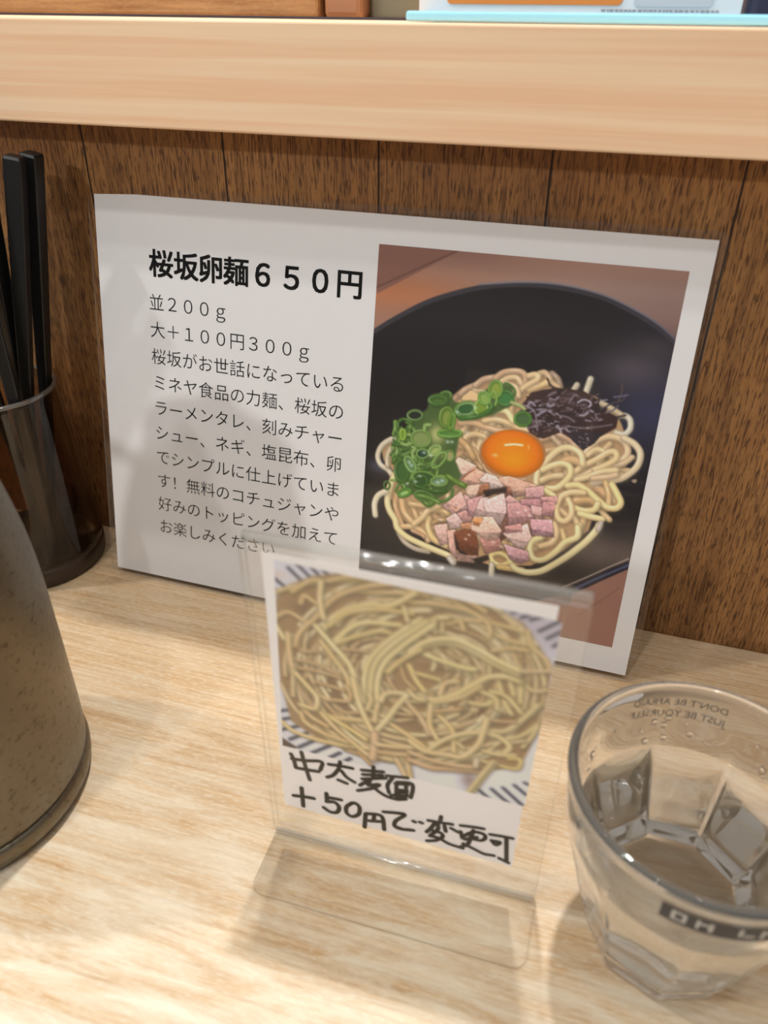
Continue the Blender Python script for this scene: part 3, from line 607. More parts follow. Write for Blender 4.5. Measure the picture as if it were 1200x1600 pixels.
L|0.93|255,226,196|69.6,86.1 73.6,85.1 77.7,84.9
B|1.5|250,200,150|65.4,91.9 66.8,92.8
L|0.41|250,190,130|80.6,84.4 80.9,86.5
L|0.48|230,200,170|60,97.4 62.5,100.3 66.9,102.1 71.7,102.1 81,101.6
C|0|190,152,134|67.7,103.4 73.3,101.2 87.6,103.7 83.7,109.4 77,111.5 73.6,108
C|0|109,76,64|70.9,124.4 76.1,118.3 78.3,125.6 75.8,133.9 72.5,137.1
C|0|136,99,82|82.4,122.3 88.7,121.1 89.3,130 84.8,127
C|0|196,168,154|42,103.2 47.9,95.7 56.9,98.6 56.7,102 49.8,107.9
C|0|192,153,134|49.7,107.3 55.8,99.7 62,101.8 59.2,108.8 53.6,109.8
C|0|195,175,168|59.3,105.5 62.4,101.5 67.2,102.6 72.5,107.3 65.1,109.5
C|0|134,88,71|71.5,106.8 74.5,106.9 76.2,111 72.2,112.3
C|0|201,170,154|52.5,110.1 63.3,106.7 64.1,113.2 54.2,116.5
C|0|143,98,70|60.1,108.3 64,106.4 64.6,111.3 59,115.1
C|0|185,147,145|72.3,113.9 74.8,110.9 81.1,113.9 75.1,117.8
C|0|176,142,139|52.8,114.3 56.1,116.3 56.2,122.7 49.1,125.6
C|0|196,158,149|41.9,122.7 50.8,113.1 54.3,119.8 48.5,126.1
C|0|164,126,122|49.1,125.8 54.3,122.5 58.1,126.1 56.9,129.2 52.7,130
C|0|187,161,157|44.8,128.9 49.1,125.1 53.5,129.2 52.3,132.4 47.6,134.7
C|0|187,155,147|38.9,133.8 45.6,131.6 47,142.3 43.1,144.5
C|0|178,143,132|46.1,135.5 50,134 52,147.1 63.1,145.5 61.5,150.6 53.4,151.2 48.6,147.1
C|0|164,119,110|62.8,135.9 73,134.2 74.7,140.5 66.8,144.1
C|0|180,139,139|54.7,117 61.8,113.5 61.3,124.8 55.9,125.2
C|0|198,167,163|58.9,123.2 61,115.1 64.7,113.5 66.1,125.4 60.4,125.9
C|0|198,171,168|62.9,116 72.1,110.3 74.7,119.6 72.4,127.3 64.8,124.2
C|0|174,132,132|74.3,115.4 85.4,112.8 88.6,121 76.4,127.2
C|0|184,143,143|82.2,106.1 90.3,103.4 91.5,110.1 82.9,111.7
C|0|167,123,127|80.5,112 91.2,110 92.2,113.8 86.5,115.5 81.1,114.4
C|0|192,153,150|86,114.3 91.9,114.5 92.4,120.4 87.2,118.8
C|0|185,140,138|89.9,109.3 97.7,107.6 97.7,111.3 90.9,112.4
C|0|171,126,126|91.4,111.6 97,110.5 97.2,118.8 91.9,118.5
C|0|181,140,147|86.5,121.5 96.8,120 99.1,128.7 88.5,129.5
C|0|204,170,156|57.1,132.1 58.8,125.2 68,123.8 73.5,130.3 72.2,134.8 66.2,136.6
C|0|194,135,88|58.3,126.3 63.3,125 61.8,129.8 59,129.6
C|0|197,169,163|74.2,131.5 85.5,124.1 88.3,130.7 85.7,138.1 81.3,137.3
C|0|176,131,127|74.5,127.8 82.4,124.5 83.1,128.7 75.5,131.2
C|0|169,124,94|52.7,130.4 57.4,128.8 57.9,132.7 53.1,134
C|0|105,63,43|49.7,135.9 55.3,132.9 60.3,133.5 62.6,138.1 63,145.9 56.2,146.9 51.6,144.4
C|0|39,32,31|50.2,137.4 53.7,146.3 57,146.3 52.2,144.6
C|0|49,37,33|62.1,110.9 72.9,107.2 72.9,109.8 67.5,111.5 63.6,113.9
C|0|178,140,147|75.4,137.2 87.6,138.8 89,143.3 85.1,146.1 79.4,144.6
C|0|35,28,25|61.1,148.6 68.1,144.8 69,147 64.4,150
L|0.65|140,84,54|50.4,106.8 53.7,102.9 56.4,100.5
L|0.79|224,170,146|46.6,122.3 49.4,123.6 51.4,121.5
L|0.56|226,186,170|58.6,131.8 65.8,132.2 72.1,130.7
L|0.54|212,164,166|76.7,116.3 83.8,115
B|1.6|240,226,220|80.2,119.1 81,119.6
B|1.6|240,226,220|83.6,117.3 84.4,117.9
B|1.6|240,226,220|57.4,135.6 58.2,136.1
B|1.6|240,226,220|56,138.2 56.8,138.8
B|1.6|240,226,220|74.2,138.8 75,139.3
B|1.6|240,226,220|69.9,137.3 70.8,137.8
B|1.6|240,226,220|86.1,119.7 86.9,120.2
B|1.6|240,226,220|42.3,130.2 43.2,130.7
S|1.28|70,92,48|16.2,92.2 21.3,82.2 29.7,73.8 30.9,66.7 38.9,63.7 43.2,68.8 53.4,67.4 57.2,60.7 61.3,56.5 69,57.6 71.5,65.5 61.7,72.5 44,76.6 39.6,82.7 47.2,82.9 46.5,90.8 46.2,97.4 50.3,105.1 44.8,114.6 36.8,121.5 29.5,119 21.1,119.4 17.5,108.9
B|1.7|190,190,128|35.8,85.9 40.1,91.2
B|1.6|150,160,96|37.8,95.5 41.3,97.7
N|1.59|134,164,94|28.9,104.3 30.7,107.9 34.2,109.8
N|1.29|88,124,58|17.9,110.8 18.4,114.7 17.2,118.7
N|1.35|100,136,64|21.6,107.8 19.7,111.3 20,115.2
N|1.61|112,146,76|18,112.3 21,114.7 22.7,118.4
N|1.92|60,90,44|20.9,94.3 20.5,96.4 19,97.9
N|1.21|134,164,94|31.5,113.4 34.5,113.7 36.5,115.9
N|1.69|72,106,48|25.5,103.1 23.3,106.5 24.8,110
N|1.23|112,146,76|18.2,89.3 16.9,90.4 15.4,90.1
N|1.22|88,124,58|26.5,108.5 29.6,110.4 29.3,114.3
N|1.61|60,90,44|26.8,87.1 23.8,89.7 22.6,93.5
N|1.05|112,146,76|25.9,88 23.1,90.1 22.1,93.5
N|1.2|88,124,58|14.8,100.7 17.8,98.9 20.4,100.8
N|1.81|100,136,64|15.6,85.9 18.7,86.4 21.8,86.4
N|2.14|100,136,64|18,106.3 19.5,107.2 20.8,108.3
N|1.24|112,146,76|14.7,82.9 14.8,86.6 17.8,88.5
N|1.65|72,106,48|28.2,92.1 25.5,94.9 23.8,98.5
N|1.32|134,164,94|31,108.2 33.8,111.1 34.6,115.3
N|1.73|88,124,58|24.4,92.4 21.5,94.8 17.9,95.7
N|1.17|100,136,64|24.3,96.6 23.9,100.6 22,104.1
N|1.01|134,164,94|22.2,85.4 25.8,85.7 29.3,86.5
N|1.94|100,136,64|17.1,89.3 19.3,90.9 22,90.1
N|2|134,164,94|32,81.6 29.5,82.3 29.3,84.9
N|1.24|134,164,94|21.6,109.9 18.2,112.4 14.2,113.3
N|1.85|134,164,94|26.3,100.2 27.8,102.7 30.7,101.8
N|1.25|72,106,48|21.5,88.8 19,90.6 16.1,90.7
N|1.32|72,106,48|18.2,95.5 15.5,97.3 13.1,99.8
N|1.1|72,106,48|19.2,95 20.1,96.4 20.2,98.2
N|1.15|60,90,44|34.1,113.7 32.1,113.1 30.8,114.8
N|1.16|72,106,48|23.7,94.9 21.8,96.4 20.2,98.1
N|2.14|100,136,64|24.5,108 24.8,110.5 23.7,112.9
N|1.37|60,90,44|21.7,84.3 24.1,86.4 22.8,89.4
N|1.62|112,146,76|23.6,96.4 24.2,100.1 21.5,103
N|1.17|112,146,76|20.1,93.6 22.7,94.2 24.5,96
N|2.12|60,90,44|32.2,106.5 31.1,107.8 29.5,107.4
N|1.5|100,136,64|17.3,92.3 20,94.7 21.3,98.2
N|1.21|60,90,44|13.5,95.2 17.5,96.1 20.3,99.2
N|1.41|72,106,48|23.1,81.8 20.2,85 21,89.2
N|1.79|112,146,76|22,84 24.3,85.4 23.7,88.1
N|2.17|112,146,76|24.7,103.7 22.7,105 22.6,107.4
N|1.93|72,106,48|32.6,104.7 30.1,104.8 28.6,106.9
N|1.5|88,124,58|17.1,85.5 18.7,87.5 19.6,89.9
N|1.82|60,90,44|16.2,91.1 18.3,93.3 17.9,96.5
N|1.45|100,136,64|17.2,98.2 20.3,96.6 22.8,98.6
N|1.79|134,164,94|25.1,104.7 21.5,106.5 17.7,107.9
N|1.71|88,124,58|23.6,103 22.2,105.3 21.3,107.9
N|1.09|88,124,58|14.6,82 15.5,86.1 13.8,90.1
N|1.79|134,164,94|26.7,102.9 24.3,103.8 22.2,105.3
N|1.88|134,164,94|19.3,94.9 23.2,94.3 27.1,94.4
N|1.2|112,146,76|27.1,107.8 27.7,110.7 25.9,113.1
N|1.37|60,90,44|28.5,99.8 26.6,102.7 26.9,106
N|1.65|100,136,64|25.6,102.6 23,104.4 20.3,106.2
N|1.4|134,164,94|19.2,98.5 22.4,100.5 22.3,104.6
N|1.14|60,90,44|23.9,99.7 24.2,102.6 26.5,104.1
N|1.44|88,124,58|18,91.8 20.3,94.3 20.7,97.8
N|1.06|60,90,44|28.5,103.6 29,105.2 29.5,106.7
N|1.55|88,124,58|18.1,108.2 19,110.7 21.6,110.2
N|1.29|72,106,48|19.1,99.9 18.2,101.2 18.4,102.7
N|1.62|100,136,64|28.5,94.4 28.9,97.1 31.6,97.3
N|1.85|134,164,94|37.7,95.7 36.4,98.2 35.5,100.8
N|1.28|134,164,94|21.7,92 22.7,94.7 24.6,96.8
N|1.6|112,146,76|37.5,102.5 34.7,101.8 32.1,103.4
N|2.08|112,146,76|14.1,82.6 14.4,85.8 13.8,89
N|1.63|100,136,64|34.6,100.5 37.7,103.3 37.6,107.8
N|1.21|72,106,48|27.9,103.2 23.6,102.9 20.1,105.8
N|1.92|112,146,76|18.5,88.7 16.6,92.4 18.5,96
N|1.38|60,90,44|25.3,87.7 26,91.7 28.5,94.9
N|2.08|88,124,58|27.8,87.5 28.2,90.4 26.9,93.2
N|2.18|134,164,94|21,102.3 22.8,102.5 24.2,103.6
N|1.9|134,164,94|19.8,87.9 23,88.5 24.4,91.5
N|1.97|134,164,94|19,94.5 16.3,94.8 13.8,96.2
N|1.71|134,164,94|15.1,94.3 16.6,97.1 15,100.1
N|1.6|100,136,64|24.7,96.5 22.2,97.6 20.9,100.1
N|1.3|112,146,76|25.6,98.4 26.2,99.7 26.5,101.2
N|1.4|100,136,64|27.2,101.4 30.7,102.2 34.2,101.2
N|2.22|72,106,48|14.3,94.2 16,93.8 17.1,95
N|2.06|88,124,58|30.3,98.2 28.5,100.5 28.4,103.4
N|2.07|88,124,58|17.6,96.4 21.4,97.3 25.1,95.5
N|1.07|72,106,48|13.9,91.8 15.8,94.3 18.9,93.9
N|2.03|112,146,76|31,102.1 29.3,102.3 27.8,103.1
N|2.15|100,136,64|20.2,81.8 22.4,82.3 21.8,84.6
N|2.16|112,146,76|26.5,95.5 23,96.7 19.8,98.8
N|1.37|72,106,48|32.8,103.9 30.9,104.3 29.1,104.8
N|1.77|72,106,48|18.7,94 20.3,95.2 19.5,97.1
N|1.51|134,164,94|20.2,101.8 23.6,103.1 24.9,106.6
N|2.1|88,124,58|25.8,105.8 27.8,107.1 26.3,109.2
N|1.41|72,106,48|28.7,92.6 28,94.7 28.3,96.9
N|1.53|72,106,48|19.8,87.2 17.3,88.1 14.6,88.3
N|1.42|88,124,58|25.2,105.9 26.2,109.6 27.9,113
N|1.07|88,124,58|17.5,105.3 19,108 22,108.4
N|1.7|134,164,94|25.4,94.8 24.3,97.4 25,100
N|1.68|88,124,58|14.4,99.6 14.7,102.1 17.1,102.4
N|1.36|72,106,48|22.6,109.8 23.9,111.8 26.3,112
N|1.45|134,164,94|34.1,105.9 30.9,108.9 29.7,113.3
N|1.93|72,106,48|21.1,93.1 22.1,95.2 19.9,96
N|1.33|72,106,48|35,96.9 31.9,96.4 29.1,98.1
N|1.85|134,164,94|23.2,92.3 20.8,93.6 18.3,93.2
N|1.04|88,124,58|17.7,84.8 16.4,88.6 15.3,92.5
N|1.88|134,164,94|23.4,100.5 22.2,103.5 24.7,105.2
N|1.56|88,124,58|28,96.3 29.2,98.8 30.5,101.2
N|1.34|60,90,44|21.9,102.6 19.6,105.3 16.2,105.1
N|2.06|72,106,48|18.9,101.7 16.3,101.2 14.7,103.6
N|1.83|100,136,64|21,106.3 24.9,104 29,105.3
N|1.46|88,124,58|35.8,66.6 35.7,66.1 35.9,65.6 36.2,65.2 36.7,64.8 37.3,64.4 38,64.3 38.8,64.2 39.4,64.3 40,64.5 40.5,64.9 40.8,65.3 40.9,65.8 40.9,66.3
S|0.05|78,112,48|38.8,68.3 38.5,69.4 37.2,70.3 35.4,70.9 33.4,71.1 31.7,70.7 30.6,70 30.5,69 31.4,68 33,67.2 35,66.8 36.9,66.9 38.3,67.4 38.8,68.3
N|2.1|72,106,48|38.8,68.3 38.5,69.4 37.2,70.3 35.4,70.9 33.4,71.1 31.7,70.7 30.6,70 30.5,69 31.4,68 33,67.2 35,66.8 36.9,66.9 38.3,67.4 38.8,68.3
S|0.05|34,40,34|27.6,77.4 27.3,78.5 26.2,79.5 24.6,80.2 22.8,80.3 21.3,79.9 20.4,79 20.3,77.8 21.1,76.7 22.5,75.8 24.2,75.4 25.8,75.6 27.1,76.3 27.6,77.4
N|1.4|96,124,72|27.6,77.4 27.3,78.5 26.2,79.5 24.6,80.2 22.8,80.3 21.3,79.9 20.4,79 20.3,77.8 21.1,76.7 22.5,75.8 24.2,75.4 25.8,75.6 27.1,76.3 27.6,77.4
N|1.63|72,106,48|15.9,85 15.6,84.3 15.6,83.5 15.7,82.8 16,82.2 16.4,81.6 17.1,81.1 17.8,80.8 18.6,80.6 19.4,80.6 20.3,80.7 21.1,81 21.8,81.4 22.5,81.9
S|0.05|110,150,60|19.9,88.3 19.8,89.6 19.5,90.6 18.9,91.2 18.3,91.1 17.7,90.5 17.3,89.3 17.2,88 17.4,86.8 17.8,86 18.5,85.8 19.1,86.1 19.6,87 19.9,88.3
N|1.21|136,168,66|19.9,88.3 19.8,89.6 19.5,90.6 18.9,91.2 18.3,91.1 17.7,90.5 17.3,89.3 17.2,88 17.4,86.8 17.8,86 18.5,85.8 19.1,86.1 19.6,87 19.9,88.3
S|0.05|122,140,84|32.8,89.5 32,91.4 30.3,92.8 28.1,93.4 25.8,93 24,91.8 23.1,90 23.3,88 24.6,86.4 26.7,85.3 29,85.2 31.1,86 32.4,87.6 32.8,89.5
N|1.2|112,146,72|32.8,89.5 32,91.4 30.3,92.8 28.1,93.4 25.8,93 24,91.8 23.1,90 23.3,88 24.6,86.4 26.7,85.3 29,85.2 31.1,86 32.4,87.6 32.8,89.5
S|0.05|84,128,56|47.8,83.5 47.3,84.4 45.5,85.3 43,86 40.2,86.3 37.8,86.2 36.5,85.7 36.4,84.8 37.6,83.9 39.9,83.1 42.6,82.6 45.2,82.5 47.1,82.8 47.8,83.5
N|1.39|104,150,66|47.8,83.5 47.3,84.4 45.5,85.3 43,86 40.2,86.3 37.8,86.2 36.5,85.7 36.4,84.8 37.6,83.9 39.9,83.1 42.6,82.6 45.2,82.5 47.1,82.8 47.8,83.5
S|0.06|44,66,48|32.4,96.3 32.2,97.4 31.3,98.4 30,99 28.6,99.1 27.4,98.7 26.6,97.8 26.5,96.7 27.1,95.6 28.2,94.8 29.6,94.4 31,94.6 32,95.3 32.4,96.3
N|0.88|120,158,84|32.4,96.3 32.2,97.4 31.3,98.4 30,99 28.6,99.1 27.4,98.7 26.6,97.8 26.5,96.7 27.1,95.6 28.2,94.8 29.6,94.4 31,94.6 32,95.3 32.4,96.3
S|0.05|150,170,100|38,91.9 38.3,92.9 38,94.2 37.2,95.5 35.9,96.5 34.6,96.9 33.4,96.8 32.8,96 32.7,94.8 33.3,93.5 34.4,92.3 35.8,91.6 37.1,91.4 38,91.9
N|1.42|134,164,94|38,91.9 38.3,92.9 38,94.2 37.2,95.5 35.9,96.5 34.6,96.9 33.4,96.8 32.8,96 32.7,94.8 33.3,93.5 34.4,92.3 35.8,91.6 37.1,91.4 38,91.9
S|0.06|64,96,48|22.8,106.9 22.7,109.6 21.8,111.8 20.4,113 18.8,112.9 17.3,111.6 16.4,109.3 16.2,106.6 16.7,104.1 17.9,102.4 19.5,101.8 21,102.5 22.2,104.3 22.8,106.9
N|1.69|72,106,48|22.8,106.9 22.7,109.6 21.8,111.8 20.4,113 18.8,112.9 17.3,111.6 16.4,109.3 16.2,106.6 16.7,104.1 17.9,102.4 19.5,101.8 21,102.5 22.2,104.3 22.8,106.9
S|0.06|90,124,76|25.5,102 26.4,103.8 26.7,105.5 26.3,106.7 25.3,107.2 23.9,106.8 22.5,105.6 21.3,103.8 20.7,102 20.7,100.5 21.5,99.6 22.7,99.6 24.2,100.5 25.5,102
N|1.45|120,156,90|25.5,102 26.4,103.8 26.7,105.5 26.3,106.7 25.3,107.2 23.9,106.8 22.5,105.6 21.3,103.8 20.7,102 20.7,100.5 21.5,99.6 22.7,99.6 24.2,100.5 25.5,102
S|0.05|150,150,100|45.4,95.4 45.3,96.7 44.7,97.8 43.8,98.4 42.8,98.4 41.8,97.8 41.3,96.7 41.1,95.4 41.5,94.2 42.2,93.3 43.2,93 44.2,93.3 45,94.1 45.4,95.4
N|0.87|100,136,64|45.4,95.4 45.3,96.7 44.7,97.8 43.8,98.4 42.8,98.4 41.8,97.8 41.3,96.7 41.1,95.4 41.5,94.2 42.2,93.3 43.2,93 44.2,93.3 45,94.1 45.4,95.4
N|1.2|124,160,84|39.9,99.9 38.4,101.8 36.9,102.9 35.6,103.2 34.9,102.4 35,100.7 35.7,98.7 37.1,96.6 38.6,95.1 40.1,94.4 41.1,94.7 41.4,95.9 41,97.8 39.9,99.9
S|0.06|54,84,44|37.4,109.7 36.6,111.2 34.6,112.4 31.8,112.9 29,112.6 26.7,111.5 25.5,110 25.7,108.4 27.2,107 29.6,106.2 32.5,106.1 35.1,106.8 36.9,108.1 37.4,109.7
N|1.46|100,136,64|37.4,109.7 36.6,111.2 34.6,112.4 31.8,112.9 29,112.6 26.7,111.5 25.5,110 25.7,108.4 27.2,107 29.6,106.2 32.5,106.1 35.1,106.8 36.9,108.1 37.4,109.7
S|0.06|70,104,66|43.5,108.5 43.2,109.7 42,110.7 40.4,111.3 38.6,111.5 37,111.2 36.1,110.3 36,109.3 36.7,108.2 38.2,107.3 39.9,106.9 41.7,107 42.9,107.6 43.5,108.5
N|1.33|134,164,94|43.5,108.5 43.2,109.7 42,110.7 40.4,111.3 38.6,111.5 37,111.2 36.1,110.3 36,109.3 36.7,108.2 38.2,107.3 39.9,106.9 41.7,107 42.9,107.6 43.5,108.5
S|0.05|46,90,44|53.5,69.7 53.5,71.4 52.3,73.1 50.2,74.4 47.8,75.1 45.6,74.9 44.1,73.9 43.6,72.4 44.2,70.6 45.9,69.1 48.2,68.1 50.6,67.8 52.5,68.4 53.5,69.7
N|1.25|96,140,66|53.5,69.7 53.5,71.4 52.3,73.1 50.2,74.4 47.8,75.1 45.6,74.9 44.1,73.9 43.6,72.4 44.2,70.6 45.9,69.1 48.2,68.1 50.6,67.8 52.5,68.4 53.5,69.7
N|0.42|170,196,140|52.5,69.8 52.4,71.1 51.5,72.4 49.9,73.5 47.9,74 46.2,73.9 44.9,73.1 44.6,71.9 45.1,70.6 46.5,69.4 48.3,68.6 50.2,68.4 51.7,68.8 52.5,69.8
S|0.05|110,140,50|59,69.2 58.8,70.9 58,72.3 56.7,73 55.3,73.1 53.9,72.3 53.1,70.9 52.9,69.2 53.4,67.6 54.5,66.5 55.9,66.1 57.3,66.5 58.5,67.6 59,69.2
N|0.93|150,190,96|59,69.2 58.8,70.9 58,72.3 56.7,73 55.3,73.1 53.9,72.3 53.1,70.9 52.9,69.2 53.4,67.6 54.5,66.5 55.9,66.1 57.3,66.5 58.5,67.6 59,69.2
S|0.05|120,140,64|42.8,76.6 42.5,78.8 41.5,80.6 40.1,81.4 38.6,81.2 37.3,80 36.6,78 36.6,75.7 37.3,73.6 38.6,72.3 40.1,71.9 41.5,72.7 42.5,74.4 42.8,76.5
N|1.8|96,130,52|42.8,76.6 42.5,78.8 41.5,80.6 40.1,81.4 38.6,81.2 37.3,80 36.6,78 36.6,75.7 37.3,73.6 38.6,72.3 40.1,71.9 41.5,72.7 42.5,74.4 42.8,76.5
N|1.38|100,140,52|43.8,78.5 43.5,80.2 43,81.5 42.3,82.1 41.7,81.9 41.3,80.8 41.2,79.2 41.3,77.4 41.8,75.9 42.4,74.9 43,74.7 43.6,75.4 43.8,76.8 43.8,78.5
S|0.05|60,116,60|70.4,63 70.2,64.6 69.2,65.9 67.6,66.7 65.8,66.7 64.2,66 63.2,64.8 63,63.2 63.6,61.7 65,60.6 66.7,60.2 68.5,60.5 69.8,61.5 70.4,63
N|1.31|70,118,50|70.4,63 70.2,64.6 69.2,65.9 67.6,66.7 65.8,66.7 64.2,66 63.2,64.8 63,63.2 63.6,61.7 65,60.6 66.7,60.2 68.5,60.5 69.8,61.5 70.4,63
S|0.05|130,150,60|64.7,60.3 64.2,62.1 63.2,63.5 61.8,64.1 60.4,63.8 59.2,62.6 58.7,60.8 58.9,58.9 59.7,57.2 60.9,56.2 62.4,56.1 63.7,56.9 64.5,58.4 64.7,60.3
N|1.31|104,146,62|64.7,60.3 64.2,62.1 63.2,63.5 61.8,64.1 60.4,63.8 59.2,62.6 58.7,60.8 58.9,58.9 59.7,57.2 60.9,56.2 62.4,56.1 63.7,56.9 64.5,58.4 64.7,60.3
N|1.22|120,158,70|62.8,64.7 62.7,66.4 62.2,67.7 61.5,68.3 60.8,68.1 60.2,67.2 59.8,65.7 59.8,63.9 60.1,62.4 60.7,61.4 61.4,61.2 62.1,61.8 62.6,63 62.8,64.7
S|0.05|130,160,80|59,63.3 59.6,64.6 59.6,66 58.9,67.1 57.9,67.7 56.6,67.6 55.3,66.9 54.5,65.7 54.2,64.3 54.5,63 55.4,62.2 56.7,61.9 57.9,62.3 59,63.3
N|1.12|110,156,70|59,63.3 59.6,64.6 59.6,66 58.9,67.1 57.9,67.7 56.6,67.6 55.3,66.9 54.5,65.7 54.2,64.3 54.5,63 55.4,62.2 56.7,61.9 57.9,62.3 59,63.3
S|0.05|66,96,56|79.9,71.7 79.7,73.2 78.7,74.5 77.1,75.3 75.3,75.4 73.7,74.7 72.7,73.5 72.5,72 73.1,70.5 74.5,69.5 76.2,69 77.9,69.3 79.3,70.3 79.9,71.7
N|1.32|74,120,48|79.9,71.7 79.7,73.2 78.7,74.5 77.1,75.3 75.3,75.4 73.7,74.7 72.7,73.5 72.5,72 73.1,70.5 74.5,69.5 76.2,69 77.9,69.3 79.3,70.3 79.9,71.7
N|1|70,110,50|65.7,56.5 66.4,56.5 67.2,56.6 67.9,56.9 68.6,57.3 69.3,57.7 69.8,58.2 70.3,58.8 70.6,59.3 70.9,59.9 70.9,60.5 70.8,61 70.6,61.4 70.2,61.8
N|2.28|64,108,42|46.5,76.2 52.7,74.8 58.5,71.9 61.2,68.4
N|1.81|160,170,110|69.9,65.1 74.1,66.1 76.3,67.3
N|1.04|72,106,48|13.8,116.2 13.7,117.2 13.3,118 12.6,118.5 11.8,118.5 11.2,118 10.8,117.2 10.7,116.2 11,115.3 11.6,114.6 12.3,114.4 13,114.6 13.6,115.3 13.8,116.2
S|0.06|150,190,110|25,117.3 24.9,118.3 24.2,119.4 22.9,120.3 21.4,121 20,121.2 19,120.8 18.7,120 19.1,119 20.1,117.9 21.6,117 23.1,116.6 24.3,116.7 25,117.3
N|1.49|84,130,52|25,117.3 24.9,118.3 24.2,119.4 22.9,120.3 21.4,121 20,121.2 19,120.8 18.7,120 19.1,119 20.1,117.9 21.6,117 23.1,116.6 24.3,116.7 25,117.3
S|0.06|110,140,110|43.3,109.1 42.9,110.3 41.7,111.3 39.9,112 38,112.2 36.3,111.8 35.3,111 35.2,110 36,108.9 37.6,108 39.5,107.5 41.3,107.6 42.7,108.2 43.3,109.1
N|1.33|112,146,76|43.3,109.1 42.9,110.3 41.7,111.3 39.9,112 38,112.2 36.3,111.8 35.3,111 35.2,110 36,108.9 37.6,108 39.5,107.5 41.3,107.6 42.7,108.2 43.3,109.1
S|0.06|52,80,40|33.2,110.9 33,112.4 32.1,113.7 30.6,114.4 29,114.5 27.7,113.9 26.8,112.7 26.7,111.2 27.3,109.8 28.5,108.7 30.1,108.3 31.6,108.5 32.7,109.5 33.2,110.9
N|1.24|72,106,48|33.2,110.9 33,112.4 32.1,113.7 30.6,114.4 29,114.5 27.7,113.9 26.8,112.7 26.7,111.2 27.3,109.8 28.5,108.7 30.1,108.3 31.6,108.5 32.7,109.5 33.2,110.9
S|0.06|70,104,44|37.2,119.8 36.4,120.9 34.7,121.6 32.4,121.7 30.1,121.3 28.3,120.3 27.4,119 27.7,117.8 29,116.9 31.1,116.4 33.4,116.6 35.5,117.3 36.9,118.5 37.2,119.8
N|1.25|88,124,58|37.2,119.8 36.4,120.9 34.7,121.6 32.4,121.7 30.1,121.3 28.3,120.3 27.4,119 27.7,117.8 29,116.9 31.1,116.4 33.4,116.6 35.5,117.3 36.9,118.5 37.2,119.8
N|2.84|86,116,50|32.6,122 35,123.3 37,121.7
N|1.46|84,120,54|36.9,120 42.4,119.9 46,116.7 46.7,113.1
N|1.93|100,136,60|28.9,119.1 34.6,119.3 40.3,121.1
N|2.75|96,128,50|43.3,106.3 47.8,108.4 52.3,109.9
N|1.69|64,100,42|27.4,114.2 36.4,115.5 43,114.3
B|1.5|196,212,206|24.3,103.8 25.2,104.6
B|1.5|196,212,206|23,102.3 24,103.1
B|1.5|196,212,206|41.5,88.8 42.4,89.6
B|1.5|196,212,206|43.6,88.5 44.5,89.2
B|1.5|196,212,206|29.1,108.7 30.1,109.4
B|1.5|196,212,206|27.2,111.9 28.2,112.6
B|1.5|196,212,206|22.9,113.8 23.8,114.5
B|1.5|196,212,206|40.8,109 41.7,109.7
B|1.5|196,212,206|38.7,110.5 39.7,111.2
B|1.5|196,212,206|30.2,96.1 31.2,96.9
B|1.5|196,212,206|53.2,70 54.1,70.7
B|1.5|196,212,206|44.6,73.3 45.6,74
B|1.5|196,212,206|50.4,82.6 51.3,83.3
B|1.5|196,212,206|33.6,97.2 34.6,98
"""
